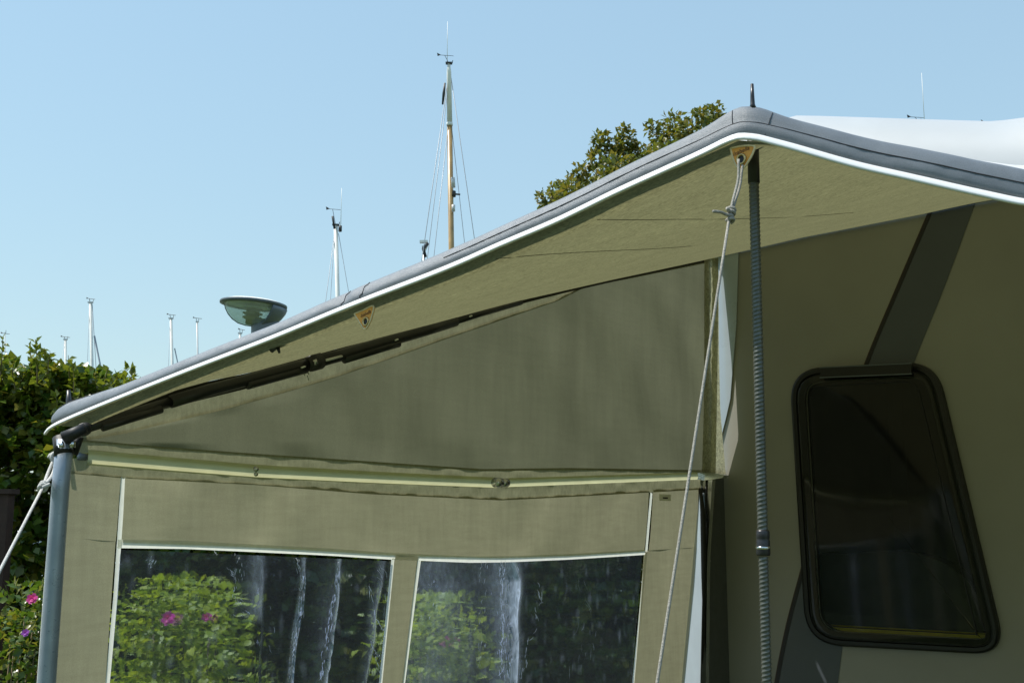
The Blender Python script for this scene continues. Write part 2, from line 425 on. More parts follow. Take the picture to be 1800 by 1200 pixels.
bm = bmesh.new(); bm.from_mesh(body.data); bmesh.ops.remove_doubles(bm, verts=bm.verts, dist=.0005)
bmesh.ops.recalc_face_normals(bm, faces=bm.faces)
body.data.materials.append(M['caravan_roof'])
for f in bm.faces:
    if (f.normal.z > .45 and f.calc_center_median().z > 2.0) or (f.normal.y < -.2 and f.calc_center_median().z > 2.5): f.material_index = 1
bm.to_mesh(body.data); bm.free(); sharp(body, 28)
# chassis skirt and wheel (below the frame)
mesh('chassis', box((2.5, 1.1, .36), (4.4, 1.9, .12)), M['black'], car, False)
for wx in (2.1, 2.9):
    wv = lathe((wx, .16, .33), [(.0, -.1), (.19, -.1), (.2, -.085), (.31, -.09), (.33, -.06), (.33, .06), (.31, .09), (0, .09)], 28, (Vector((1, 0, 0)), Vector((0, 0, 1)), Vector((0, 1, 0))))
    mesh('wheel', wv, M['black'], car)
# awning rail
rail_px = [(1225, 457), (1250, 452), (1310, 439), (1420, 414), (1520, 395), (1620, 376), (1710, 357), (1800, 341)]
rail_pts = [on_y(x, y, -.012) for x, y in rail_px]
rail_pts = rail_pts + [Vector((1.6, -.012, rail_pts[-1].z + .03)), Vector((3.55, -.012, rail_pts[-1].z + .03))]
mesh('awning_rail', tube([p + Vector((0, .004, .012)) for p in rail_pts], .010, 8), M['lampgrey'], car)
# sunlit sliver beside the side wall, put in as a pale strip
cs_a = [Vector((.012, -.002, z)) for z in (1.79, 1.95, 2.2, 2.43)]; cs_b = [Vector((x, -.002, z)) for x, z in ((.035, 1.79), (.085, 1.95), (.115, 2.2), (.130, 2.43))]
mesh('sun_sliver', slab(patch(cs_a, cs_b, 12, 3), (0, -.003, 0)), M['corner'], car, False)
# grey decal stripe (a thin printed foil), black and brown edge lines
le = [on_y(x, y, 0) for x, y in [(1646, 345), (1632, 376), (1577, 505), (1521, 640), (1470, 790), (1436, 900), (1408, 1005), (1383, 1100), (1363, 1200), (1350, 1290)]]
re = [on_y(x, y, 0) for x, y in [(1726, 335), (1712, 365), (1660, 505), (1606, 640), (1562, 770), (1528, 890), (1501, 1010), (1486, 1100), (1473, 1200), (1462, 1290)]]
le, re = smooth_line(le, 6), smooth_line(re, 6)
def foil(a, b, y): return slab(([p + Vector((0, y, 0)) for p in patch(a, b, len(a), 2)[0]], patch(a, b, len(a), 2)[1]), (0, -.0012, 0))
wpoly = [(p.x, p.z) for p in wloop(20, 0)]
def inside(x, z):
    c = False; n = len(wpoly)
    for i in range(n):
        (x1, z1), (x2, z2) = wpoly[i], wpoly[i - 1]
        if (z1 > z) != (z2 > z) and x < (x2 - x1) * (z - z1) / (z2 - z1) + x1: c = not c
    return c
def strip_cut(a, b, y, nx=3):
    A, B = resample(a, 160), resample(b, 160); rows = []
    for p, q in zip(A, B): rows.append([p.lerp(q, k / (nx - 1)) for k in range(nx)])
    V, F = grid(rows); F = [q for q in F if not all(inside(V[i].x, V[i].z) for i in q)]
    return slab(([p + Vector((0, y, 0)) for p in V], F), (0, -.001, 0))
mesh('stripe', strip_cut(le, re, -.001, 14), M['stripe'], car, False)
off = Vector((.010, 0, 0))
mesh('stripe_edge', strip_cut(le, [p + Vector((.011, 0, 0)) for p in le], -.0025), M['stripe_line'], car, False)
mesh('stripe_edge', strip_cut([p + Vector((-.0035, 0, 0)) for p in le], [p + Vector((-.0008, 0, 0)) for p in le], -.001), M['stripe_brown'], car, False)['label'] = 'thin brown pinstripe'
# window
win = mesh('window', join(bridge(wloop(0, .0), wloop(1, -.014)), bridge(wloop(1, -.014), wloop(5, -.020)), bridge(wloop(5, -.020), wloop(11, -.020)),
           bridge(wloop(11, -.020), wloop(13, -.012)), bridge(wloop(13, -.012), wloop(25, -.012)), bridge(wloop(25, -.012), wloop(25, .03))), M['frame'], car)
fixn(win); sharp(win, 40)
# convex acrylic pane
cpt = on_y(wc.x, wc.y, 0) + Vector((0, -.0389, 0))
pl = [wloop(14, -.013), wloop(15.5, -.030), wloop(20, -.036), wloop(34, -.038)]
for k_ in (.15, .3, .45, .6, .75, .9): pl.append([p.lerp(cpt, k_) + Vector((0, -.0008 * (1 - (1 - k_) ** 2) - (p.lerp(cpt, k_).y + .038), 0)) for p in pl[3]])
pv = ([], [])
for a, b in zip(pl, pl[1:]): pv = join(pv, bridge(a, b))
n0 = len(pl[-1]); pv = join(pv, (list(pl[-1]) + [cpt], [(i, (i + 1) % n0, n0) for i in range(n0)]))
pane = mesh('pane', pv, M['acrylic'], win); 
bm = bmesh.new(); bm.from_mesh(pane.data); bmesh.ops.remove_doubles(bm, verts=bm.verts, dist=.0003); bmesh.ops.recalc_face_normals(bm, faces=bm.faces); bm.to_mesh(pane.data); bm.free()
rl = wloop(36, -.0405); mesh('pane_rib', tube(rl + [rl[0]], .0016, 6, False), M['frame'], win)
# hinge rail on the top of the frame
a, b = on_y(1443, 655, -.05), on_y(1603, 648, -.05); c = (a + b) / 2; dx = (b - a).normalized(); up = Vector((0, -1, 0)).cross(dx) * -1
mesh('hinge_rail', join(box(c, ((b - a).length, .012, .030), (dx, Vector((0, 1, 0)), up.normalized()))), M['frame'], win, False)
for s in (-.015, .015):
    mesh('hinge_lip', box(c + up.normalized() * s + Vector((0, -.006, 0)), ((b - a).length + .003, .003, .003), (dx, Vector((0, 1, 0)), up.normalized())), M['lampgrey'], win, False)
# things seen through the pane
bench = thing('bench', 'dark bench with rounded back and yellow-green ledge seen through the smoked caravan window', 'bench', (1.05, .3, .9))
bp = [(1420, 1110), (1424, 985), (1500, 972), (1580, 968), (1650, 985), (1695, 1015), (1725, 1060), (1730, 1110)]
bp = [on_y(x, y, .12) for x, y in bp]; bk = fill_outline([smooth_line(bp, 5)]); mesh('backrest', slab(bk, (0, .10, 0)), M['navy'], bench, False)
a, b = on_y(1400, 1098, .06), on_y(1760, 1112, .06)
mesh('ledge', box(((a + b) / 2 + Vector((0, 0, -.05))), ((b - a).length + .2, .06, .10)), M['yellow'], bench, False)
mesh('seat', box((1.0, .42, .98), (1.4, .4, .14)), M['navy'], bench, False)

# ------------------------------------------------------------------ awning: eave line
YF = -2.27
eL = [(103, 763), (112, 753), (135, 741), (200, 714), (350, 655), (500, 598), (640, 541), (800, 480), (900, 437), (1000, 395), (1100, 347), (1180, 311), (1247, 281), (1280, 265), (1300, 255)]
eR = [(1310, 252.3), (1326, 254), (1340, 257.5), (1363, 263.5), (1400, 273.5), (1500, 302), (1600, 325), (1700, 348), (1800, 370), (1900, 392)]
ptsL = [on_y(x, y, YF) for x, y in eL]
A0 = on_y(1310, 252.3, YF); nR = Vector((math.sin(R(24)), -math.cos(R(24)), 0))   # the right half of the eave swings back a little
ptsR = [on_plane(x, y, A0, nR) for x, y in eR]
lst = ptsR[-1]; prev = ptsR[-2]; dR = (lst - prev).normalized()
ptsR += [lst + dR * .5 + Vector((0, -.03, .04)), lst + dR * 1.2 + Vector((0, -.15, .17)), Vector((3.5, YF + .05, 1.76))]
eave = resample(smooth_line(ptsL + ptsR, 12), 760)
apex_i = min(range(len(eave)), key=lambda i: (eave[i] - A0).length)

awn = thing('awning', 'awning roof with padded grey edge and white trim, peaked at the ribbed pole', 'awning', (1.2, -1.2, 0))
def tan_at(i): return (eave[min(i + 3, len(eave) - 1)] - eave[max(i - 3, 0)]).normalized()
# padded edge profile
iH = min(range(len(eave)), key=lambda i: (eave[i] - on_y(165, 728, YF)).length)
dH = (eave[iH + 12] - eave[iH]).normalized()
eaveP = [eave[iH] + dH * ((i - iH) * (eave[iH] - on_y(110, 748, YF)).length / iH) if i < iH else eave[i] for i in range(len(eave))]
def edge_pt(i, th, grow=0.0):
    t = tan_at(max(i, iH)); o = Vector((t.y, -t.x, 0)).normalized(); u = o.cross(t).normalized()
    if u.z < 0: u = -u
    s = i / (len(eave) - 1); p = eaveP[i]
    dA = (p - A0).length
    h = .0205 + .0080 * min(1, max(0, (i - apex_i * .45) / (apex_i * .55))) + (.0055 * min(1, max(0, (i - apex_i) / 60)))
    h *= 1 + .012 * nz(p, 9) + .012 * nz(p, 31, 5)
    pkr = .0005 * nz((p.x * 60, th * 1.3, 4), 1) + .0003 * nz((p.x * 170, th * 2, 9), 1)
    w_ = .0068 + .002 * min(1, dA / .15) + .0015 * nz(p, 14, 9)
    # pinches at the seams: apex and the hook seam left of it
    pk = math.exp(-((p - P640).length / .010) ** 2) * .25 + math.exp(-((p - P612).length / .012) ** 2) * .16 + math.exp(-(dA / .02) ** 2) * .2
    w_ *= 1 - pk
    if i < 8: h *= .72 + .28 * math.sqrt(i / 8)
    h *= 1 + .5 * max(0, 1 - i / (iH * 1.8))
    cth, sth = math.cos(th), math.sin(th); cth = math.copysign(abs(cth) ** .7, cth)
    q = p + u * (.0045 + h / 2 + (h / 2 + grow) * sth) + o * ((w_ + grow + pkr) * cth + .0085 - .0062 * sth)
    # folded dents near the apex
    q += o * (.0014 * math.exp(-(dA / .07) ** 2) * math.sin(th * 2.2 + (i - apex_i) * .04)) + u * (.0045 * math.exp(-(dA / .022) ** 2) * max(0, sth))
    return q
P640, P612 = on_y(624, 548, YF), on_y(612, 553, YF)
SEG = 22
V, F = [], []
for i in range(len(eave)):
    for k in range(SEG): V.append(edge_pt(i, 2 * math.pi * k / SEG))
for i in range(len(eave) - 1):
    for k in range(SEG):
        k2 = (k + 1) % SEG; F.append((i * SEG + k, (i + 1) * SEG + k, (i + 1) * SEG + k2, i * SEG + k2))
F.append(tuple(range(SEG))); F.append(tuple((len(eave) - 1) * SEG + k for k in range(SEG))[::-1])
ep = fixn(mesh('padded_edge', (V, F), M['valance'], awn))
# seam lines on the padding
i900 = min(range(len(eave)), key=lambda i: (eave[i] - on_y(800, 480, YF)).length)
mesh('seam', tube([edge_pt(i, R(-4), .0002) for i in range(i900, len(eave))], .0006, 5, False), M['thread'], ep)
iL = min(range(len(eave)), key=lambda i: (eave[i] - on_y(190, 718, YF)).length)
mesh('seam', tube([edge_pt(i, R(50 + 40 * i / iL), .0003) for i in range(2, iL)], .0008, 5, False), M['thread'], ep)
for di in (-1, 4):
    i = apex_i + di; mesh('seam', tube([edge_pt(i, R(a), .0003) for a in range(-75, 62, 12)], .0004, 5, False), M['thread'], ep)
for P in (P640, P612 + Vector((.045, 0, .02))):
    i = min(range(len(eave)), key=lambda k: (eave[k] - P).length)
    mesh('seam', tube([edge_pt(i + int(2 * math.sin(R(a))), R(a), .0004) for a in range(-75, 62, 10)], .0005, 5, False), M['thread'], ep)
# white trim: rounded plastic strip under the padding
V, F = [], []; pr = [(-.006, .0048), (-.0025, .0052), (.0005, .0030), (.0030, -.0020), (.0038, -.0045), (.0015, -.0052), (-.003, -.004), (-.006, 0)]
for i in range(len(eave)):
    t = tan_at(i); o = Vector((t.y, -t.x, 0)).normalized(); u = o.cross(t).normalized()
    if u.z < 0: u = -u
    k_ = .78 if i > apex_i * .5 else .66 + .12 * (i / (apex_i * .5))
    for a, b in pr: V.append(eave[i] + o * (a * k_ + .0240) + u * b * k_)
m_ = len(pr)
for i in range(len(eave) - 1):
    for k in range(m_): F.append((i * m_ + k, (i + 1) * m_ + k, (i + 1) * m_ + (k + 1) % m_, i * m_ + (k + 1) % m_))
F.append(tuple(range(m_)))
fixn(mesh('white_trim', (V, F), M['trim'], awn))

# roof cloth
side_top = [(126, 764), (160, 746), (230, 714), (300, 688), (370, 669), (440, 655), (520, 633), (600, 611), (680, 591), (750, 573), (840, 548), (920, 527), (1000, 509), (1080, 491), (1160, 474), (1225, 460), (1250, 454)]
nu, nv = 120, 46
def eave_in(i):
    t = tan_at(i); o = Vector((t.y, -t.x, 0)).normalized(); u = o.cross(t).normalized()
    return eave[i] + o * .0190 + (u if u.z > 0 else -u) * -.001
E = resample([eave_in(i) for i in range(6, len(eave))], nu)
border = resample([E[0]] + [on_x(x, y, 0) for x, y in side_top], 46)
border[-1] = Vector((rail_pts[1].x, -.008, rail_pts[1].z))
Rr = [p + Vector((0, .0, 0)) for p in resample(rail_pts[1:], nu)]
rows = []
for j in range(nv):
    v = j / (nv - 1); row = []
    lin0 = E[0].lerp(Rr[0], v); dl = border[j] - lin0
    for i in range(nu):
        u_ = i / (nu - 1); p = E[i].lerp(Rr[i], v) + dl * (1 - u_) ** 2.2
        edge = min(1, v * 8) * min(1, (1 - v) * 12) * min(1, u_ * 10)
        p = p + Vector((0, 0, (.004 * nz(p, 2.2) + .0015 * nz(p, 9, 3)) * edge))
        # soft folds fanning out from the peak
        dvec = p - A0; ang = math.atan2(dvec.y, dvec.x); rr = dvec.length
        p = p + Vector((0, 0, .0035 * math.sin(ang * 26) * math.exp(-rr / .5) * min(1, rr / .1) * edge))
        row.append(p)
    rows.append(row)
roof = mesh('roof_cloth', grid(rows), M['roof'], awn)
if sum(p.normal.z for p in roof.data.polygons) < 0: roof.data.flip_normals()
roof_rows = rows
# stitched seams under the roof
def roof_pt(u, v):
    i = min(nu - 1, max(0, int(u * (nu - 1)))); j = v * (nv - 1); j0 = min(nv - 2, int(j)); return rows[j0][i].lerp(rows[j0 + 1][i], j - j0)
def roof_hit(x, y):
    best = None
    for j in range(nv):
        for i in range(nu):
            p = rows[j][i]; d = (p - CAM); r_ = ray(x, y).normalized(); e = (d - r_ * d.dot(r_)).length / d.length
            if best is None or e < best[0]: best = (e, p)
    t = best[1]; r_ = ray(x, y).normalized(); return CAM + r_ * (t - CAM).dot(r_)
for ln in ([(1050, 379), (1120, 380), (1200, 380), (1280, 380), (1400, 377), (1500, 370)], [(872, 448), (960, 441), (1060, 436), (1160, 432), (1250, 426)]):
    pts = [roof_hit(x, y) + Vector((0, 0, -.0045)) for x, y in ln]
    mesh('roof_seam', tube(smooth_line(pts, 6), .0004, 5, False), M['seamthread'], roof)

# leather tabs with eyelets and stamped name
def text_mesh(name, s, size, mat, parent, origin, ax):
    cu = bpy.data.curves.new(name, 'FONT'); cu.body = s; cu.size = size; cu.align_x = 'CENTER'; cu.shear = .35; cu.extrude = .0001; cu.resolution_u = 2
    tmp = bpy.data.objects.new(name, cu); link(tmp); dg = bpy.context.evaluated_depsgraph_get(); dg.update()
    me = bpy.data.meshes.new_from_object(tmp.evaluated_get(dg)); bpy.data.objects.remove(tmp)
    X, Y, Z = ax; V = [origin + X * v.co.x + Y * v.co.y + Z * v.co.z for v in me.vertices]; F = [tuple(p.vertices) for p in me.polygons]
    return mesh(name, (V, F), mat, parent, False)
def tab(px, hole, tilt):
    P = [on_y(x, y, YF - .0145) for x, y in px]; P = smooth_line(P + [P[0]], 4)[:-1]
    t = mesh('leather_tab', slab(fill_outline([P]), (0, -.0022, 0)), M['leather'], awn, False)
    mesh('stitched_edge', tube([p + Vector((0, -.0022, 0)) for p in P + [P[0]]], .0011, 6, False), M['leather_edge'], t)
    h = on_y(hole[0], hole[1], YF - .0173)
    ring = [h + Vector((math.cos(a) * .0042, 0, math.sin(a) * .0048)) for a in [2 * math.pi * k / 16 for k in range(17)]]
    mesh('eyelet', tube(ring, .0014, 6, False), M['brass'], t)
    mesh('eyelet_hole', lathe(h, [(.0, .0001), (.0035, .0001)], 12, (Vector((1, 0, 0)), Vector((0, 0, 1)), Vector((0, -1, 0)))), M['black'], t)
    X = Vector((math.cos(tilt), 0, math.sin(tilt))); Z = Vector((0, -1, 0)); Y = Vector((-math.sin(tilt), 0, math.cos(tilt)))
    text_mesh('stamped_name', 'Isabella', .0062 if tilt < .3 else .0062, M['brown'], t, on_y(hole[0], hole[1] - 11, YF - .0170), (X, Y, Z)); return t
t1 = tab([(1286, 262), (1306, 258), (1327, 258), (1326, 268), (1319, 282), (1309, 296), (1303, 298), (1296, 292), (1290, 278)], (1303, 280), R(12))
t2 = tab([(625, 552), (640, 546), (658, 538), (657, 552), (652, 567), (646, 577), (642, 578), (637, 571), (630, 560)], (643, 565), R(14))
# small snap hook below the trim
c = on_y(488, 609, YF + .01)
mesh('snap_hook', join(tube([c + Vector((-.012, 0, -.004)), c + Vector((.012, 0, .006))], [.004, .002], 8), tube([c, c + Vector((.004, 0, -.009))], [.003, .0015], 8)), M['bpole'], awn)

# ------------------------------------------------------------------ poles
# ribbed ridge pole under the peak
PXs = [(1324, 262), (1331, 600), (1341, 945), (1348, 1200)]
def pole_axis(y): 
    ys = [p[1] for p in PXs]; xs = [p[0] for p in PXs]
    return float(np.interp(y, ys, xs)) if y <= 1200 else 1348 + (y - 1200) * .0275
YP = YF + .035
top = on_y(pole_axis(262), 262, YP); bot_z = 0.0
colr = on_y(pole_axis(945), 945, YP); low = on_y(pole_axis(1200), 1200, YP)
dirp = (low - colr).normalized(); base = colr + dirp * (colr.z / -dirp.z)
pole = thing('ribbed_pole', 'ribbed dark pole with a joint collar standing under the awning peak', 'pole', tuple(base))
def ribbed(p0, p1, r, pitch, depth, n_per=8, seg=20):
    L = (p1 - p0).length; d = (p1 - p0).normalized(); a, b = frame_of(d); n = int(L / pitch * n_per); V, F = [], []
    for i in range(n + 1):
        s = L * i / n
        for k in range(seg):
            t = 2 * math.pi * k / seg; ph = s / pitch * 2 * math.pi + 2 * t
            rr = r + depth * (max(0, math.sin(ph)) ** .7 - .4)
            V.append(p0 + d * s + (a * math.cos(t) + b * math.sin(t)) * rr)
    for i in range(n):
        for k in range(seg):
            k2 = (k + 1) % seg; F.append((i * seg + k, i * seg + k2, (i + 1) * seg + k2, (i + 1) * seg + k))
    return V, F
rp0 = on_y(pole_axis(322), 322, YP)
mesh('top_sleeve', tube([top + Vector((0, 0, .01)), rp0], .0060, 16), M['bpole'], pole)
rad_p = .0051
fixn(mesh('upper_tube', ribbed(rp0, colr + dirp * -.004, rad_p, .0042, .0006), M['rib'], pole))
ctop = colr + dirp * -.008
prof = [(0, 0), (.0064, 0), (.0069, .002), (.0069, .014), (.0062, .0155), (.0067, .017), (.0067, .023), (.0057, .025), (0, .025)]
za = -dirp; a, b = frame_of(za)
mesh('collar', lathe(ctop + dirp * .025, prof, 20, (a, b, za)), M['bpole'], pole)
mesh('collar_ring', lathe(ctop + dirp * .0175, [(.0066, -.0015), (.0073, -.001), (.0073, .001), (.0066, .0015)], 20, (a, b, za)), M['chrome'], pole)
fixn(mesh('lower_tube', ribbed(colr + dirp * .018, low + dirp * .05, .0047, .0042, .0006), M['rib'], pole))
mesh('foot_tube', tube([low + dirp * .05, base], .0058, 12), M['rib'], pole)
mesh('spike', tube([on_y(1323.5, 192, YF), on_y(1323, 184, YF), on_y(1322.5, 170, YF), on_y(1322, 148, YF)], [.0042, .0024, .0021, .0016], 10), M['bpole'], pole)

# grey corner post
lp = [on_y(114, 772, YF - .05), on_y(111, 800, YF - .05), on_y(103, 900, YF - .05), on_y(92, 1060, YF - .05), on_y(82, 1200, YF - .05)]
dl = (lp[-1] - lp[-2]).normalized(); lb = lp[-1] + dl * (lp[-1].z / -dl.z)
post = thing('corner_post', 'smooth grey tubular post holding up the low left corner of the awning', 'post', tuple(lb))
mesh('tube', tube(resample(lp + [lb], 24), .0128, 20), M['post'], post)
br = lambda x, y, dy=.03: on_y(x, y, YF + dy - .08)
mesh('bracket', join(tube([br(108, 768), br(113, 800)], [.013, .0142], 14), tube([br(112, 770, .02), br(150, 752, .04)], [.010, .008], 12), tube([br(140, 768, .05), br(131, 797, .05)], [.006, .0055], 10),
     tube([br(146, 750, .05), br(150, 760, .05)], [.011, .009], 12)), M['black'], post)
mesh('bracket_bolt', join(tube([br(107, 778, .012), br(109, 786, .012)], .004, 8), tube([br(128, 775, .03), br(127, 786, .03)], .0045, 8)), M['chrome'], post)
mesh('spike', tube([on_y(121, 716, YF), on_y(121, 708, YF), on_y(120.5, 686, YF)], [.006, .0045, .003], 8), M['bpole'], post)

# unseen right end wall, added to keep sky light off the caravan
rwall = [rows[j][nu - 1] + Vector((0, 0, -.004)) for j in range(nv)]
mesh('unseen_end_wall', patch(rwall, [Vector((p.x, p.y, .03)) for p in rwall], 40, 20), M['tan'], awn)
iF = min(range(nu), key=lambda i: abs(rows[0][i].x - 1.72))
fw_top = [rows[0][i] + Vector((0, .012, -.004)) for i in range(iF, nu)]
mesh('added_front_panel', patch(fw_top, [Vector((p.x, p.y, .03)) for p in fw_top], 40, 20), M['tan'], awn)  # unseen panel added to block light coming in at the front right
# black roof pole along the slot between roof and side wall
slot = [(150, 752), (230, 727), (300, 706), (370, 685), (440, 667), (520, 645), (600, 624), (680, 600), (750, 580), (840, 552), (920, 529)]
sp = [on_x(x, y, .012) for x, y in slot]
rp = thing('roof_pole', 'telescopic black pole in the slot between awning roof and side wall', 'pole', tuple(sp[5]))
def seg_tube(x0, x1, r, X=.012, dy=0):
    q = [(x, y) for x, y in slot if x0 < x < x1]; xs = [s[0] for s in slot]; ys = [s[1] for s in slot]
    q = [(x0, np.interp(x0, xs, ys))] + q + [(x1, np.interp(x1, xs, ys))]
    return tube([on_x(x, y + dy, X) for x, y in q], r, 14)
mesh('thin_section', seg_tube(150, 300, .0085), M['bpole'], rp)
mesh('middle_section', seg_tube(300, 540, .011, .014), M['bpole'], rp)
mesh('thick_section', seg_tube(540, 800, .012, .016), M['bpole'], rp)
mesh('end_section', seg_tube(800, 915, .008), M['bpole'], rp)
mesh('lower_bar', seg_tube(180, 283, .007, .02, 8), M['bpole'], rp)
mesh('lower_bar', seg_tube(435, 538, .0075, .02, 9), M['bpole'], rp)
mesh('lower_bar', seg_tube(605, 700, .0085, .02, 9), M['bpole'], rp)
mesh('clamp', seg_tube(545, 562, .0165, .02), M['dark'], rp)
mesh('clamp_screw', tube([on_x(553, 632, .04), on_x(556, 640, .04)], .004, 8), M['chrome'], rp)

# ------------------------------------------------------------------ side wall (zipped panel), built in the plane x = 0 as one thing
wall = thing('side_wall', 'olive awning side wall with dark upper triangle and two clear windows', 'awning wall', (WX, -1.2, 0))
LX = lambda pts, X=0.0: [on_x(x, y, X) for x, y in pts]
hem_top = [(126, 764), (178, 744), (280, 719), (437, 680), (527, 655), (607, 630), (687, 607), (785, 573), (830, 559), (920, 531), (1000, 511), (1100, 488), (1243, 458)]
hem_bot = [(124, 780), (158, 773), (223, 761), (300, 742), (390, 721), (490, 693), (590, 663), (687, 630), (780, 597), (880, 563), (980, 529), (1030, 504), (1100, 491), (1243, 462)]
mesh_bot = [(140, 772), (300, 786), (450, 797), (600, 807), (760, 818), (850, 824), (1000, 822), (1244, 826)]
pole_c = [(128, 800), (150, 802), (300, 815), (450, 828), (600, 836), (760, 844), (880, 849), (1000, 845), (1205, 838), (1238, 837)]
low_hem_bot = [(118, 831), (215, 840), (450, 852), (650, 868), (880, 879), (1000, 873), (1232, 860)]
def fold(amp, s, kz=.35):
    def f(p, a, b): return Vector((amp * min(1, 5 * b * (1 - b)) * (nz((p.y * s, p.z * s * kz, 3.1), 1) + .45 * nz((p.y * s * 2.6, p.z * s * kz * 2, 8), 1)), 0, 0))
    return f
# dark flap that closes the slot
mesh('slot_flap', patch(LX(side_top, .004), LX([(x, y + 2) for x, y in hem_top] , .0055), 60, 4), M['flap'], wall)
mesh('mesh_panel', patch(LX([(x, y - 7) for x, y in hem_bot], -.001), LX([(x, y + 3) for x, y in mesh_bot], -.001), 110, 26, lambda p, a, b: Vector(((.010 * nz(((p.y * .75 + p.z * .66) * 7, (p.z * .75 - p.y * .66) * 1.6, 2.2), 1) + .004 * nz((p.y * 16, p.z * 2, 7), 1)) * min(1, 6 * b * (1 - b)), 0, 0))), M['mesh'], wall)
mesh('top_hem', patch(LX(hem_top, .002), LX(hem_bot, .002), 130, 5, fold(.0025, 16, 1)), M['hem'], wall)
mesh('pole_sleeve', patch(LX(mesh_bot, .001), LX([(x, y - 6) for x, y in pole_c], .001), 130, 5, fold(.003, 16, .6)), M['hem'], wall)
mesh('lower_hem', patch(LX([(x, y + 5) for x, y in pole_c], .0015), LX(low_hem_bot, .0015), 200, 7, fold(.004, 22, .5)), M['hem'], wall)
zt = [(1238, 457), (1238, 600), (1237, 720), (1234, 832)]; zb = [(1263, 453), (1262, 600), (1260, 720), (1258, 832)]
mesh('zip_tape', patch(LX(zt, .008), LX(zb, .008), 60, 5, fold(.005, 24, 1.2)), M['ziptape'], wall)
# tapering seal strip between zip tape and caravan, foam seal lower down
te = [on_x(x, y, .004) for x, y in ((1249, 453), (1249, 600), (1248, 720), (1246, 832))]
tc = [on_x(x, y, .004) for x, y in ((1263, 453), (1263.5, 600), (1266, 720))] + [Vector((te[3].x, -.003, te[3].z))]
mesh('zip_tape', patch(te, tc, 30, 3), M['ziptape'], wall)
sa = [on_x(x, y, -.004) for x, y in ((1231, 822), (1231, 1000), (1227, 1200))]; sa.append(Vector((sa[-1].x, sa[-1].y, .05)))
mesh('foam_seal', slab(patch(sa, [Vector((p.x, -.002, p.z)) for p in sa], 20, 3), (-.012, 0, 0)), M['foam'], wall, False)
def drop(p, z): return Vector((p.x, p.y, z))
# lower cloth with two window openings
WT = [(208, 958), (450, 967), (690, 981), (737, 983), (830, 987), (1000, 982), (1131, 974)]
def wtop(x): return float(np.interp(x, [p[0] for p in WT], [p[1] for p in WT]))
def lb_(x): return float(np.interp(x, [p[0] for p in low_hem_bot], [p[1] for p in low_hem_bot])) - 5
ztop = [(116, lb_(116)), (208, lb_(208)), (450, lb_(450)), (690, lb_(690)), (737, lb_(737)), (880, lb_(880)), (1000, lb_(1000)), (1131, lb_(1131)), (1222, lb_(1212)), (1230, lb_(1212))]
zmid = [(109, 950), (208, 958), (450, 967), (690, 981), (737, 983), (880, 986), (1000, 982), (1131, 974), (1222, 968)]
WB = .92
def down(x0, y0, x1, y1=1200):
    a, b = on_x(x0, y0, 0), on_x(x1, y1, 0); d = b - a; return [a, b, a + d * ((a.z - WB) / -d.z)], a + d * ((a.z - .03) / -d.z)
cols = {}
for k, (x0, x1) in {'l': (109, 97), 'a': (206, 188), 'b': (690, 668), 'c': (736, 709), 'd': (1131, 1112), 'e': (1222, 1198)}.items(): cols[k] = down(x0, float(np.interp(x0, [109, 208, 450, 690, 737, 880, 1000, 1131, 1222], [950, 958, 967, 981, 983, 986, 982, 974, 968])) - 6.5, x1)
fd = fold(.006, 6, .3)
def zt_at(x): return float(np.interp(x, [p[0] for p in ztop], [p[1] for p in ztop]))
def zm_at(x): return float(np.interp(x, [p[0] for p in zmid], [p[1] for p in zmid])) - 6.5
parts = []
for (x0, x1, x2, x3) in ((116, 212.5, 203.5, 109), (220, 1140.5, 1132.5, 213), (1148, 1228, 1222, 1140)):
    n_ = 40; tl = [(x0 + (x1 - x0) * k / n_) for k in range(n_ + 1)]; bl_ = [(x3 + (x2 - x3) * k / n_) for k in range(n_ + 1)]
    parts.append(patch(LX([(x, zt_at(x)) for x in tl]), LX([(x, zm_at(x)) for x in bl_]), 110 if x1 > 500 else 20, 10, fd))
def shifted(k, d):
    return [Vector((p.x, p.y + d * .00115 * (1 if i else 1), p.z)) for i, p in enumerate(cols[k][0])]
for a, b, da, db in (('l', 'a', 0, -2.6), ('b', 'c', 3.4, -3), ('d', 'e', 3.8, 0)):
    rgt_ = shifted(b, db)
    if b == 'e': rgt_ = [on_x(x, y, 0) for x, y in ((1222, 961.5), (1218, 1020), (1200, 1200))]; rgt_.append(rgt_[-1] + (rgt_[-1] - rgt_[-2]) * ((rgt_[-1].z - WB) / (rgt_[-2].z - rgt_[-1].z)))
    parts.append(patch(shifted(a, da), rgt_, 24, 8, fd))
bl = [cols[k][0][-1] for k in 'labcde']; bb = [cols[k][1] for k in 'labcde']
parts.append(patch(bl, bb, 40, 8, fd))
mesh('lower_cloth', join(*parts), M['tan'], wall)
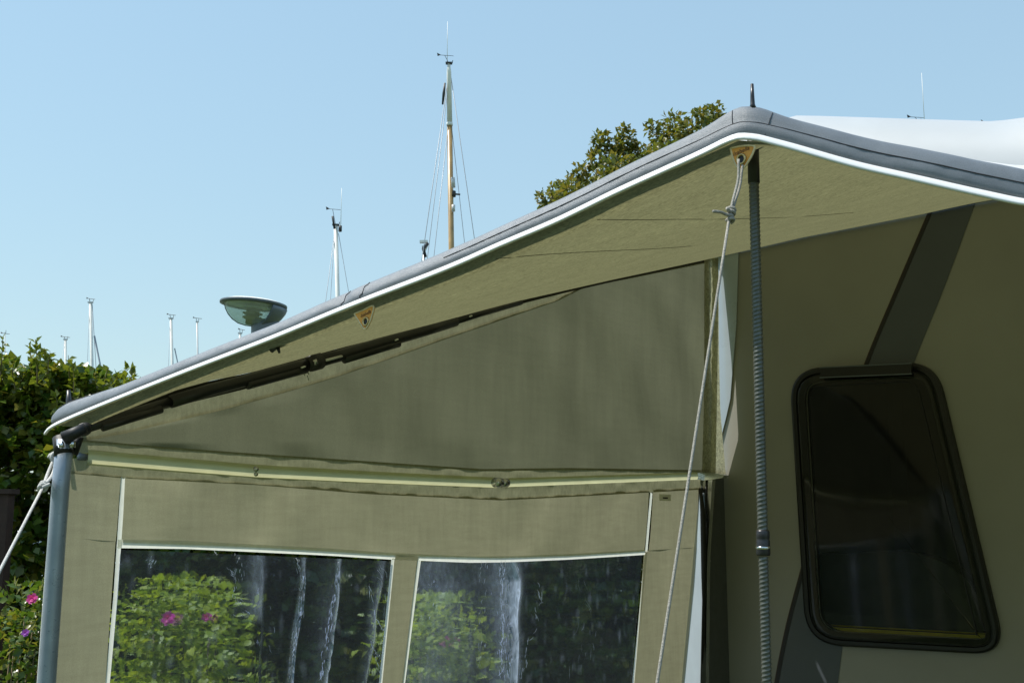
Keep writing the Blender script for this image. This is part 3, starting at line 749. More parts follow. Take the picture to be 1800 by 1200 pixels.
# clear windows
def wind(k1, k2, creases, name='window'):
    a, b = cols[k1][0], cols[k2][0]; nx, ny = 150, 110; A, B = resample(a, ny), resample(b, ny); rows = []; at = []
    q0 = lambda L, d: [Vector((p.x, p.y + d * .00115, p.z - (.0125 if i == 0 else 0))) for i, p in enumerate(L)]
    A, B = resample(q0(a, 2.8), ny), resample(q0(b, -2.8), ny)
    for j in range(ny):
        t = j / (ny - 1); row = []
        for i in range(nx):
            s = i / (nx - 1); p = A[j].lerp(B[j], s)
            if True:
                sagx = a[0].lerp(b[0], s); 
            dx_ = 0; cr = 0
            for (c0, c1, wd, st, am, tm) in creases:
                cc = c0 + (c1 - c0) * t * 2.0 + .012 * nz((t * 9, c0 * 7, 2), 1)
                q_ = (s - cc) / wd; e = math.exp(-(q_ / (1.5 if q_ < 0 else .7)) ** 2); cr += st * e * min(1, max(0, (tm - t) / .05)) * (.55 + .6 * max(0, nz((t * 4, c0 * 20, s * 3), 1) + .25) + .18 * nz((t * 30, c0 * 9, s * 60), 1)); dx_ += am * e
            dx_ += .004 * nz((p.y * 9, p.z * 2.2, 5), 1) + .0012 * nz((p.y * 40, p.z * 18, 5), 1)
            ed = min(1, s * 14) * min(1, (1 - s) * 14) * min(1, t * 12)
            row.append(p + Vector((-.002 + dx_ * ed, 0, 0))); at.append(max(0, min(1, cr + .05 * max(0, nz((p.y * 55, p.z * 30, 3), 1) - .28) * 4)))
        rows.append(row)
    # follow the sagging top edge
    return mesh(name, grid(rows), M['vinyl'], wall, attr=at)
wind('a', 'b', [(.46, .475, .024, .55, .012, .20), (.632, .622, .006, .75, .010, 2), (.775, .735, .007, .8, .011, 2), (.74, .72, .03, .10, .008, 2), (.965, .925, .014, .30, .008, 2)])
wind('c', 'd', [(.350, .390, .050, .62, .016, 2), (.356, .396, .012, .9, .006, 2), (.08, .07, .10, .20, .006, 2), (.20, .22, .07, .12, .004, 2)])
# glints on the folded sheet, put in as short raised white strokes
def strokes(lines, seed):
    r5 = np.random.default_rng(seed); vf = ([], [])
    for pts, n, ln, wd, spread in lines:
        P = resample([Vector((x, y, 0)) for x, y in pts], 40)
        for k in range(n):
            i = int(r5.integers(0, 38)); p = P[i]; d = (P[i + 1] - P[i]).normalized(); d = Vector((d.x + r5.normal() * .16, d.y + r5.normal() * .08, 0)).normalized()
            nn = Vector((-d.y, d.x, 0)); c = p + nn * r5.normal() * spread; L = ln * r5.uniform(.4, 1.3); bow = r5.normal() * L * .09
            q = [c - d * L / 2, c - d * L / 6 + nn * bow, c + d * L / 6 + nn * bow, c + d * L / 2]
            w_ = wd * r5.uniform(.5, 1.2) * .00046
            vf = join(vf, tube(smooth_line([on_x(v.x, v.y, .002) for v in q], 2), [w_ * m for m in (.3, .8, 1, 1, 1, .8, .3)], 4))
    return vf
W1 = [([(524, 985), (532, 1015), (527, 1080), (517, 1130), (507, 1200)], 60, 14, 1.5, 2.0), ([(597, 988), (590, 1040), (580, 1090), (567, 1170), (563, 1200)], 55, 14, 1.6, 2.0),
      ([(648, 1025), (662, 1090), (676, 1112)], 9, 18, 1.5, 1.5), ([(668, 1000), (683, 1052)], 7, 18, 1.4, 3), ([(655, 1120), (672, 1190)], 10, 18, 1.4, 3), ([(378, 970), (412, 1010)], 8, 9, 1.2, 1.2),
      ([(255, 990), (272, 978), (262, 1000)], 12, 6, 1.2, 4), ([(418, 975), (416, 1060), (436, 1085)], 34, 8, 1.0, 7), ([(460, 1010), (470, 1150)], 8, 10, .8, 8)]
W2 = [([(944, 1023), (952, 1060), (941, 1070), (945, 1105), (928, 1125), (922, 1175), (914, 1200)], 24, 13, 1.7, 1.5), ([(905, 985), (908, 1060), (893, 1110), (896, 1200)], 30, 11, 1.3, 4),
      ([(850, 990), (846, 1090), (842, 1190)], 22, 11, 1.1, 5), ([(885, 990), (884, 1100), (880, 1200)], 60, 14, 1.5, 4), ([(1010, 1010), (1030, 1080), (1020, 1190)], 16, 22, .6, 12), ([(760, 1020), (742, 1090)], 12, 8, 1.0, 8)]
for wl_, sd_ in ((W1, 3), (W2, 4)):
    o_ = mesh('glint_strokes', strokes(wl_, sd_), M['glint'], wall); o_['kind'] = 'stuff'
# pale piping
def pipe(px, wpx, X=.006, extra=None):
    c = [on_x(x, y, X) for x, y in px]; w_ = [wpx * (q - CAM).dot(_f) / FPX / 2 for q in c]; 
    if extra is not None: c.append(extra + Vector((X, 0, 0))); w_.append(w_[-1])
    c2 = resample(c, 40); ww = sum(w_) / len(w_); A, B = [], []
    for i, p in enumerate(c2):
        d = (c2[min(i + 1, 39)] - c2[max(i - 1, 0)]); n = Vector((0, -d.z, d.y)).normalized(); A.append(p + n * ww); B.append(p - n * ww)
    rows = [[a.lerp(b, t) + Vector((.0010 * (1 - (2 * t - 1) ** 2), 0, 0)) for a, b in zip(A, B)] for t in (0, .15, .5, .85, 1)]
    return grid(rows)
for nm, px, wpx, ex in [('piping', [(206, 955), (330, 957), (450, 963), (570, 969), (690, 977), (830, 983), (900, 982), (1000, 978), (1134, 970)], 11.5, None),
                    ('piping', [(216, 838), (213, 900), (209, 958), (203, 1050), (189, 1200)], 9, cols['a'][0][-1]),
                    ('piping', [(1145, 866), (1141, 910), (1136, 968), (1125, 1080), (1113, 1200)], 8, cols['d'][0][-1]),
                    ('piping', [(691, 980), (684, 1050), (669, 1200)], 9, cols['b'][0][-1]), ('piping', [(737, 984), (728, 1050), (709, 1200)], 9, cols['c'][0][-1])]:
    mesh(nm, pipe(px, wpx, .0012 if wpx < 11 else .0018, ex), M['piping'], wall)
# outer edge flap with white welt beside the corner post
_n = Vector((-SUN_DIR.y, SUN_DIR.x, 0)); _p = on_x(108, 1000, 0) + Vector((0, -.012, 0))
fl_a = [on_plane(x, y, _p, _n) for x, y in [(98, 800), (93, 870), (82, 1010), (68, 1200)]]; fl_b = [on_plane(x, y, _p, _n) for x, y in [(106, 800), (103, 870), (97, 1010), (88, 1200)]]
ex = lambda L: L + [L[-1] + (L[-1] - L[-2]) * ((L[-1].z - .05) / (L[-2].z - L[-1].z))]
mesh('front_flap', patch(ex(fl_a), ex(fl_b), 30, 4), M['piping'], wall)
mesh('white_welt', tube(ex(fl_a), .0028, 8), M['trim'], wall)
# care label
a = on_x(1159, 868, .006); b = on_x(1179, 880, .006)
cl = mesh('care_label', box((a + b) / 2, (.001, (b - a).y, (a - b).z)), M['piping'], wall, False) if False else mesh('care_label', box((a + b) / 2, (.001, abs((b - a).y), abs((a - b).z))), M['piping'], wall, False)
mesh('label_mark', box((a + b) / 2 + Vector((.001, 0, -.001)), (.0008, abs((b - a).y) * .42, abs((a - b).z) * .22)), M['dark'], cl, False)
# white tags on the hem
for (x0, y0, x1, y1) in [(569, 634, 600, 626), (530, 646, 536, 644), (695, 598, 699, 596), (826, 556, 829, 555)]:
    mesh('white_tag', tube([on_x(x0, y0, .030), on_x(x1, y1, .030)], .0042 if x1 - x0 > 10 else .0030, 8, True, .6), M['trim'], wall)
# stamp marks on the hem
mesh('size_stamp', join(*[tube([on_x(x, y, .0125), on_x(x + 3, y + 8, .0125)], .0011, 5) for x, y in ((533, 652), (540, 650), (540, 660))]), M['piping'], wall)

# horizontal pale green pole
hp = thing('cross_pole', 'pale green horizontal pole along the side wall above its windows', 'pole', tuple(on_x(640, 838, .02)))
X0 = .020
def sleeve(px, r):
    c = resample(LX(px, .0018), 60); rows = []
    for a in range(-90, 91, 18):
        rows.append([p + Vector((math.cos(R(a)) * r * .38, -d_.z * 0, 0)) + Vector((0, 0, math.sin(R(a)) * r)) for p in c for d_ in (p,)])
    return grid(rows)
mesh('outer_sleeve', sleeve([(152, 803), (300, 816), (450, 828), (660, 839), (872, 848)], .0122), M['pole_green'], hp)
mesh('inner_sleeve', sleeve([(888, 848), (1000, 844), (1225, 836)], .0105), M['pole_green'], hp)
mesh('pole_end', tube(LX([(139, 802), (151, 803)], .012), .006, 10), M['lampgrey'], hp)
mesh('joint', join(tube(LX([(870, 847.5), (880, 848)], X0), .0112, 14), tube(LX([(882, 848), (891, 848)], X0), .0100, 14)), M['chrome'], hp)
mesh('lock_button', join(tube([on_x(450, 824, X0 + .009), on_x(450, 824, X0 + .014)], .005, 10), tube([on_x(450, 833, X0 + .008), on_x(450, 833, X0 + .013)], .004, 10)), M['chrome'], hp)

# rear upright at the caravan: bright metal profile with bracket, black seal and white pad
YR = -.16
RY = lambda x, y, Y=YR: on_y(x, y, Y)
up_ = thing('rear_upright', 'bright metal upright with black rubber seal between side wall and caravan', 'pole', tuple(drop(RY(1240, 1200), 0)))
def ext(a): d = a[-1] - a[-2]; return a + [a[-1] + d * ((a[-1].z - .02) / -d.z)]
mesh('profile', slab(patch(ext([RY(1229, 831), RY(1233, 900), RY(1236, 1010), RY(1233, 1200)]), ext([RY(1253, 831), RY(1249, 890), RY(1243, 980), RY(1241, 1200)]), 24, 3), (0, .02, 0)), M['chrome'], up_, False)
mesh('profile_groove', tube(ext([RY(1241.5, 834, YR - .004), RY(1240, 900, YR - .004), RY(1240, 1010, YR - .004), RY(1236, 1200, YR - .004)]), .0022, 6), M['black'], up_)
a, b = RY(1217, 837, YR - .01), RY(1276, 837, YR - .01)
pl_ = [RY(1216, 838), RY(1222, 833), RY(1240, 830), RY(1258, 831), RY(1277, 835), RY(1272, 840), RY(1258, 842), RY(1240, 844), RY(1222, 843)]
mesh('bracket_plate', slab(fill_outline([[p + Vector((0, -.012, 0)) for p in pl_]]), (0, .03, 0)), M['chrome'], up_, False)
mesh('rubber_seal', tube(ext([RY(1214, 858, YR - .016), RY(1222, 854, YR - .016), RY(1230, 862, YR - .016), RY(1235, 900, YR - .016), RY(1236, 1000, YR - .016), RY(1232, 1140, YR - .016), RY(1230, 1200, YR - .016)]), [.007, .0085, .008, .0085, .0105, .0095, .006, .005], 10), M['black'], up_)
mesh('white_flap', patch(ext(LX([(1230, 866), (1223, 930), (1215, 1020), (1198, 1200)], .004)), ext(LX([(1236, 866), (1236, 930), (1235, 1020), (1231, 1200)], .004)), 24, 6), M['padcloth'], up_)

# ------------------------------------------------------------------ guy ropes
def coil(c, r, rr, ax, n=2.2):
    a, b = frame_of(ax); ax = ax.normalized()
    return tube([c + (a * math.cos(t) + b * math.sin(t)) * r + ax * (t / (2 * math.pi) - n / 2) * rr * 2.2 for t in [2 * math.pi * n * k / 30 for k in range(31)]], rr, 7)
xA = on_y(1303, 283, YF - .0205).x
rx = lambda x, y: on_plane(x, y, Vector((xA, YF, 0)), Vector((1, 0, 0)))
hole = on_y(1303, 283, YF - .0185)
k0 = rx(1283, 376); e0 = rx(1155, 1200)
dr = (e0 - k0).normalized(); peg = e0 + dr * (e0.z / -dr.z)
gr = thing('guy_rope', 'grey guy rope looped through the peak tab and knotted, running down', 'rope', tuple(peg))
mesh('line', tube(resample([k0, e0, peg], 30), .0014, 8), M['rope'], gr)
lft = [hole + Vector((0, -.006, .0)), rx(1297.5, 315), rx(1289, 350), rx(1284, 372)]; rgt = [hole + Vector((.0, .004, 0)), rx(1304, 300), rx(1301, 325), rx(1293, 352), rx(1286, 374)]
mesh('loop', join(tube(smooth_line(lft, 5), .0014, 8), tube(smooth_line(rgt, 5), .0014, 8)), M['rope'], gr)
mesh('knot', join(coil(rx(1286, 372), .0030, .0016, dr), coil(rx(1283, 385), .0032, .0016, Vector((.4, 0, -1)), 1.6), tube(smooth_line([rx(1278, 366), rx(1288, 380), rx(1280, 388)], 4), .0018, 7)), M['rope'], gr)
mesh('tail', tube(smooth_line([rx(1284, 380), rx(1276, 377), rx(1267, 373), rx(1254, 371.5)], 5), .0015, 8), M['rope'], gr)
mesh('peg', tube([peg + Vector((0, 0, .05)), peg - Vector((0, 0, .1))], .004, 6), M['chrome'], gr)
yy = YF - .02
ly = lambda x, y, d=0: on_y(x, y, yy - d)
k1 = at_depth(76, 855, 1.66); e1 = at_depth(0, 1002, 1.44); dr1 = (e1 - k1).normalized(); peg1 = e1 + dr1 * (e1.z / -dr1.z)
g2 = thing('guy_rope', 'pale guy rope tied to the grey corner post, running down past the hedge', 'rope', tuple(peg1))
tp = at_depth(95, 806, 1.745)
mesh('line', tube(resample([k1, e1, peg1], 30), .0023, 8), M['rope_white'], g2)
mesh('loop', join(tube(smooth_line([tp, at_depth(84, 832, 1.71), k1], 4), .0026, 7), tube(smooth_line([at_depth(99, 808, 1.745), at_depth(93, 832, 1.71), k1 + Vector((.004, 0, .002))], 4), .0026, 7), coil(at_depth(97, 804, 1.745), .007, .003, Vector((1, 0, .2)), 1.5)), M['rope_white'], g2)
mesh('knot', join(coil(k1, .005, .0027, dr1), tube(smooth_line([at_depth(68, 862, 1.66), at_depth(76, 856, 1.655), at_depth(88, 851, 1.66)], 4), .0028, 7)), M['rope_white'], g2)
mesh('peg', tube([peg1 + Vector((0, 0, .05)), peg1 - Vector((0, 0, .1))], .004, 6), M['chrome'], g2)

# ------------------------------------------------------------------ leaves
LEAF = np.array([(0, 0, 0), (-.32, .45, .09), (.32, .45, .09), (0, 1, -.08), (0, .48, 0)], float)
LF = [(0, 4, 1), (0, 2, 4), (1, 4, 3), (4, 2, 3)]
def leaves(P, Nn, size, rs, spread=.8, wide=1.0):
    n = len(P); d = Nn * .55 + rs.normal(size=(n, 3)) * spread + np.array([0, 0, .12])
    d /= np.linalg.norm(d, axis=1)[:, None]
    up = np.array([0, 0, 1.0]) + rs.normal(size=(n, 3)) * .55 + Nn * .35
    x = np.cross(d, up); x /= (np.linalg.norm(x, axis=1)[:, None] + 1e-9); z = np.cross(x, d)
    s = size * rs.uniform(.6, 1.25, n)
    L = LEAF * np.array([wide, 1, 1])
    V = P[:, None, :] + s[:, None, None] * (L[None, :, 0:1] * x[:, None, :] + L[None, :, 1:2] * d[:, None, :] + L[None, :, 2:3] * z[:, None, :])
    F = (np.array(LF)[None] + (np.arange(n) * 5)[:, None, None]).reshape(-1, 3)
    return V.reshape(-1, 3), F
def np_mesh(name, V, F, mat, parent, kind=None):
    me = bpy.data.meshes.new(name); V = V - np.array(BASE[parent.name])
    me.vertices.add(len(V)); me.vertices.foreach_set('co', V.astype(np.float32).ravel())
    me.loops.add(len(F) * 3); me.loops.foreach_set('vertex_index', F.astype(np.int32).ravel())
    me.polygons.add(len(F)); me.polygons.foreach_set('loop_start', np.arange(0, len(F) * 3, 3, dtype=np.int32)); me.polygons.foreach_set('loop_total', np.full(len(F), 3, dtype=np.int32))
    me.materials.append(mat); me.update(calc_edges=True); me.validate()
    o = bpy.data.objects.new(name, me); link(o); o.parent = parent; BASE[o.name] = BASE[parent.name]
    if kind: o['kind'] = kind
    return o
LM = {}
def leaf_obj(p, d, size, mat, parent, rnd):
    """one leaf of its own, sharing its mesh with all the others"""
    if mat.name not in LM:
        me = bpy.data.meshes.new('leaf'); me.from_pydata(LEAF.tolist(), [], LF); me.materials.append(mat); LM[mat.name] = me
    o = bpy.data.objects.new('leaf', LM[mat.name]); link(o); o.parent = parent
    d = d.normalized(); x = d.cross(Vector((0, 0, 1)) + Vector(rnd.normal(size=3)) * .6).normalized(); z = x.cross(d)
    Rm = Matrix((x, d, z)).transposed(); o.matrix_local = Matrix.Translation(p - BASE[parent.name]) @ Rm.to_4x4() @ Matrix.Scale(size, 4); return o

# hedge behind the awning
DH = 6.2
def hz_(y, dep=DH): return at_depth(100, y, dep).z
hc = at_depth(300, 915, DH + .5)
hedge = thing('hedge', 'tall leafy green hedge with upright shoots left of the awning', 'hedge', (hc.x, hc.y, 0))
rs = np.random.default_rng(3)
def hedge_top(x):   # height of the clipped mass along its run, from survey
    return np.interp(x, [-500, -60, 0, 60, 120, 170, 235, 330, 520, 760, 1400], [625, 622, 640, 640, 655, 690, 680, 745, 790, 800, 800])
NH = 90000
px = rs.uniform(-420, 1330, NH); dd = np.abs(rs.normal(0, .20, NH)); dd = np.where(rs.random(NH) < .55, rs.uniform(0, 1.5, NH), dd)
f3, r3, c3 = np.array(fw), np.array(rt), np.array(CAM)
ragged = np.array([18 * mnoise.noise(Vector((x * .045, 3.3, 1))) + 16 * mnoise.noise(Vector((x * .014, 8.1, 2))) for x in px])
zt_ = 1.58 + (915 - hedge_top(px) + ragged) / 2030 * DH
zz = zt_ * (1 - rs.random(NH) ** 1.35 * .97)
toprow = rs.random(NH) < .22; zz = np.where(toprow, zt_ - np.abs(rs.normal(0, .09, NH)), zz); dd = np.where(toprow, rs.uniform(0, 1.5, NH), dd)
lat = (px - 900) / 2000 * DH
bulge = np.array([.22 * mnoise.noise(Vector((l * 2.1, z * 2.3, 0))) + .10 * mnoise.noise(Vector((l * 6, z * 6, 4))) for l, z in zip(lat, zz)])
hole_ = np.array([mnoise.noise(Vector((l * 4.5, z * 4.5, 9))) for l, z in zip(lat, zz)])
keep = (hole_ > -.28) | toprow | (dd > .3)
P = c3 + f3 * (DH + dd - bulge)[:, None] + r3 * lat[:, None]; P[:, 2] = zz
Nn = np.tile(-f3, (len(P), 1)) + np.array([0, 0, .4])
V, F = leaves(P[keep], Nn[keep], np.where(dd[keep] > .4, .10, .066), rs, .75, 1.25)
np_mesh('foliage', V, F, M['leaf_hedge'], hedge, 'stuff')
# woody core: stems inside the mass
vf = ([], [])
for k in range(70):
    x = -400 + 1700 * k / 70 + rs.uniform(-10, 10); l = (x - 900) / 2000 * DH; b0 = Vector(c3 + f3 * (DH + .45 + rs.uniform(-.15, .2)) + r3 * l); b0.z = 0
    t_ = b0 + Vector(rs.normal(size=3)) * .12; t_.z = 1.58 + (915 - float(hedge_top(x))) / 2030 * DH - .15
    vf = join(vf, tube([b0, b0.lerp(t_, .5) + Vector(rs.normal(size=3)) * .05, t_], [.018, .012, .005], 5))
mesh('stems', vf, M['bark'], hedge)['kind'] = 'stuff'
# upright shoots with leaves of their own
sh = [(5, 585, 660), (28, 620, 670), (52, 598, 665), (62, 590, 660), (78, 605, 660), (88, 612, 670), (104, 640, 680), (120, 618, 690), (128, 632, 690), (143, 660, 700), (168, 655, 710), (190, 640, 705), (203, 650, 705), (222, 634, 700), (230, 640, 700), (-20, 600, 670), (212, 670, 715), (40, 655, 720), (98, 690, 740), (150, 690, 730)]
sv = ([], [])
for i, (x, y0, y1) in enumerate(sh):
    dep = DH - .05 + rs.uniform(-.1, .2); b0 = at_depth(x + rs.uniform(-5, 5), y1 + 15, dep); t0 = at_depth(x, y0 + 6, dep); md = b0.lerp(t0, .55) + Vector(rs.normal(size=3)) * .012
    ln = smooth_line([b0, md, t0], 6); mesh('shoot', tube(ln, [.004 - .0025 * k / (len(ln) - 1) for k in range(len(ln))], 5), M['twig'], hedge)
    nl = int(8 + (y1 - y0) / 4.2)
    for k in range(nl):
        t = (k + .7) / nl; p = ln[min(len(ln) - 1, int(t * (len(ln) - 1)))]
        d = Vector(rs.normal(size=3)) * .7 + Vector((0, 0, .55)); leaf_obj(p, d, .060 * rs.uniform(.7, 1.2) * (1 - .25 * t), M['leaf_hedge'], hedge, rs)
# second hedge layer is not needed; a stained post stands in front of it at the left
pp = at_depth(4, 915, 5.2)
wp = thing('wooden_post', 'dark brown wooden post with flat cap in front of the hedge', 'post', (pp.x, pp.y, 0))
zc = at_depth(4, 868, 5.2).z
mesh('upright', box((pp.x, pp.y, zc / 2), (.07, .07, zc), (rt, fw, Vector((0, 0, 1)))), M['wood'], wp, False)
mesh('cap', box((pp.x, pp.y, zc + .012), (.10, .10, .022), (rt, fw, Vector((0, 0, 1)))), M['wood'], wp, False)

# hedge added behind the camera to darken window reflections and front light
oh = thing('hedge', 'dark hedge added behind the camera, mirrored in the smoked caravan window', 'hedge', (0, -13.5, 0))
r9 = np.random.default_rng(21); nH = 26000
Po = np.stack([r9.uniform(-14, 14, nH), -13.5 - np.abs(r9.normal(0, .35, nH)), 3.6 * r9.random(nH) ** .8], 1)
Po[:, 1] += .3 * np.sin(Po[:, 0] * 2.1) * np.sin(Po[:, 2] * 2.3 + Po[:, 0])
V, F = leaves(Po, np.tile([0, 1.0, .3], (nH, 1)), .17, r9, .75, 1.2)
np_mesh('foliage', V, F, M['leaf_hedge'], oh, 'stuff')

# rose bushes
def flower(c, r, mat, parent, seed):
    rs2 = np.random.default_rng(seed); V, F = [], []
    for ring, (n, tilt, rad) in enumerate(((6, .35, 1.0), (5, .8, .75), (4, 1.2, .5))):
        for k in range(n):
            a = 2 * math.pi * k / n + ring * .5 + rs2.uniform(-.15, .15); o = Vector((math.cos(a), math.sin(a), 0)); s = Vector((-math.sin(a), math.cos(a), 0))
            fx = Vector((.6, -.7, .4)).normalized(); q = Vector((0, 0, 1)).rotation_difference(fx)
            up = Vector((0, 0, 1)); b = [Vector((0, 0, 0)), (o * .55 * math.cos(tilt) + up * .55 * math.sin(tilt)) * rad + s * .42 * rad, (o * math.cos(tilt * .8) + up * math.sin(tilt * .8)) * rad + s * .25 * rad,
                 (o * math.cos(tilt * .8) + up * math.sin(tilt * .8)) * rad - s * .25 * rad, (o * .55 * math.cos(tilt) + up * .55 * math.sin(tilt)) * rad - s * .42 * rad]
            i0 = len(V); V += [c + (q @ (p * r)) for p in b]; F.append(tuple(range(i0, i0 + 5)))
    return mesh('flower', (V, F), mat, parent)
def bush(label, x, ytop, dep, wid, flowers, n=2600, seed=1, lsize=.032, lmat='leaf_rose'):
    base = at_depth(x, 915, dep); base.z = 0; zt = at_depth(x, ytop, dep).z
    b = thing('rose_bush', label, 'bush', tuple(base), 'rose bushes in front of the hedge'); r2 = np.random.default_rng(seed)
    cl = []
    for k in range(34):
        a = r2.uniform(0, 2 * math.pi); h = r2.random() ** .7; rr = wid * (.25 + .75 * math.sqrt(r2.random())) * math.sqrt(max(.05, 1 - (h * .93) ** 2.2))
        cl.append((base.x + rr * math.cos(a), base.y + rr * math.sin(a), .15 + (zt - .15) * h * .96))
    cl = np.array(cl); idx = r2.integers(0, len(cl), n); off_ = r2.normal(size=(n, 3)); off_ /= np.linalg.norm(off_, axis=1)[:, None]
    rad_ = r2.random(n) ** .4 * .15; P = cl[idx] + off_ * rad_[:, None]; P[:, 2] = np.clip(P[:, 2], .05, zt + .02)
    V, F = leaves(P, off_, lsize, r2, .7, 1.1); np_mesh('foliage', V, F, M[lmat], b, 'stuff')
    vf = ([], [])
    for c_ in cl: vf = join(vf, tube([base, Vector((base.x * .4 + c_[0] * .6, base.y * .4 + c_[1] * .6, c_[2] * .5)), Vector(c_)], [.007, .005, .002], 5))
    mesh('stems', vf, M['twig'], b)
    for k, (fx, fy, fr, mt) in enumerate(flowers): flower(at_depth(fx, fy, dep - wid * .75), fr, M[mt], b, seed * 10 + k)
    return b
bush('bright green rose bush with pink flowers behind the first clear awning window', 335, 1035, 3.35, .27, [(310, 1088, .021, 'pink'), (376, 1086, .013, 'pink')], 6200, 4)
bush('yellow-green rose bush behind the second clear window, next to the caravan', 775, 1065, 3.75, .20, [(800, 1130, .020, 'pink')], 3000, 5)
bush('rose bush with one pink and one purple flower left of the corner post', 20, 1040, 4.1, .30, [(57, 1052, .020, 'pink'), (45, 1112, .014, 'purple')], 3000, 6, .034, 'leaf_hedge')  # darker hedge leaf puts this bush's partial shade into its colour

# ------------------------------------------------------------------ tree beyond the awning
DT = 20.0
tb = at_depth(1180, 915, DT); tb.z = 0
tree = thing('tree', 'leafy green tree rising behind the awning roof beside its peak', 'tree', tuple(tb))
tcl = [(958, 350, 16), (980, 335, 16), (1003, 325, 18), (1022, 302, 18), (1040, 318, 24), (1054, 248, 18), (1072, 262, 20), (1100, 236, 17), (1098, 262, 26), (1078, 300, 28), (1120, 275, 28), (1148, 226, 14), (1158, 250, 20), (1185, 218, 22), (1205, 232, 22), (1178, 262, 26), (1140, 300, 30), (1232, 208, 18), (1255, 198, 18), (1262, 212, 16), (1248, 228, 22), (1045, 280, 15), (1215, 250, 24), (1110, 318, 36), (1065, 340, 36)]
r4 = np.random.default_rng(12); fillc = []
for k in range(130):
    a = r4.uniform(0, 2 * math.pi); q = math.sqrt(r4.random()); x, y = 1165 + 250 * q * math.cos(a), 470 + 195 * q * math.sin(a)
    if y > 372 - (x - 960) * .50: fillc.append((x, y, 36))
CL = []
for x, y, r_ in tcl + fillc:
    rw = r_ * DT / 2030; c_ = at_depth(x, y, DT + r4.uniform(-1, 1) * (.5 if r_ < 36 else 2.0)); CL.append((c_, rw))
PP, NN = [], []
for c_, rw in CL:
    n = int(150 * (rw / .2) ** 2); d = r4.normal(size=(n, 3)); d /= np.linalg.norm(d, axis=1)[:, None]; PP.append(np.array(c_) + d * (rw * r4.random(n)[:, None] ** .45)); NN.append(d)
V, F = leaves(np.vstack(PP), np.vstack(NN), .11, r4, .6, .95); np_mesh('crown', V, F, M['leaf_tree'], tree, 'stuff')
fork = tb + Vector((0, 0, 2.6))
mesh('trunk', tube([tb, tb + Vector((.03, 0, 1.2)), fork], [.22, .17, .14], 12), M['bark'], tree)
for c_, rw in CL[:25:2] + CL[30::14]:
    m1 = fork.lerp(c_, .55) + Vector(r4.normal(size=3)) * .15; mesh('limb', tube(smooth_line([fork, m1, c_], 5), [.07 - .058 * k / 10 for k in range(11)], 6), M['bark'], tree)

# ------------------------------------------------------------------ street lamp
DL = 8.2; k = DL / FPX * 1.03
lc = at_depth(446, 534, DL); lbase = Vector((lc.x + rt.x * .09, lc.y + rt.y * .09, 0))
lamp = thing('street_lamp', 'grey street lamp with glass bowl head poking up behind the low awning roof', 'lamp', tuple(lbase))
UPV = Vector((0, 0, 1)); tl_ = R(4); Xl = (rt * math.cos(tl_) - UPV * math.sin(tl_)); Zl = (UPV * math.cos(tl_) + rt * math.sin(tl_)); Yl = Zl.cross(Xl)
axl = (Xl, Yl, Zl)
RB = 50 * k
cap = lathe(lc, [(0, .030), (RB * .5, .028), (RB * .9, .018), (RB * 1.10, .004), (RB * 1.12, -.004), (RB * 1.06, -.008), (0, -.008)], 40, axl)
mesh('cap', cap, M['lampcap'], lamp); mesh('cap_rim', lathe(lc, [(RB * 1.125, .003), (RB * 1.135, -.003), (RB * 1.13, -.014), (RB * .98, -.018)], 40, axl), M['lampgrey'], lamp)
bp_ = [(RB * .97, -.016), (RB * .93, -.045), (RB * .82, -.085), (RB * .66, -.120), (RB * .45, -.147), (RB * .2, -.160), (0.001, -.163)]
mesh('glass_bowl', lathe(lc, bp_, 36, axl), M['lampglass'], lamp)
# grey cradle: half shell on the right/back of the bowl down to the stem
V, F = [], []; sg = 16
for r_, z_ in [(r_ * 1.09 + .006, z_ - .004) for r_, z_ in bp_[:-1]]:
    for q in range(sg + 1):
        a = R(-42) + R(80) * q / sg; V.append(lc + Xl * (r_ * math.cos(a)) + Yl * (r_ * math.sin(a)) + Zl * z_)
for i in range(5):
    for q in range(sg): F.append((i * (sg + 1) + q, i * (sg + 1) + q + 1, (i + 1) * (sg + 1) + q + 1, (i + 1) * (sg + 1) + q))
mesh('cradle', slab((V, F), (0.012 * rt.x, .012 * rt.y, -.006)), M['lampgrey'], lamp)
rimp = [lc + Xl * (r_ * 1.02) * math.cos(a) + Yl * r_ * 1.02 * math.sin(a) + Zl * z_ for a in (R(180),) for r_, z_ in bp_]
mesh('bowl_seam', tube(rimp, .004, 6), M['lampgrey'], lamp)
sc_ = at_depth(466, 575, DL); 
mesh('post', tube([sc_ + Vector((0, 0, .045)), sc_, Vector((sc_.x, sc_.y, 1.2)), Vector((sc_.x, sc_.y, 0))], [.10, .10, .06, .07], 18), M['lampgrey'], lamp)
core = ([], [])
for i, zz_ in enumerate((-.045, -.078, -.108)):
    core = join(core, lathe(lc, [(0, zz_ + .012), (.070, zz_ + .010), (.072, zz_ + .004), (.046, zz_ - .008), (.046, zz_ - .02), (0, zz_ - .02)], 20, axl))
core = join(core, lathe(lc, [(.045, -.03), (.045, -.15), (0, -.15)], 20, axl)); mesh('louvre_core', core, M['lampcore'], lamp)

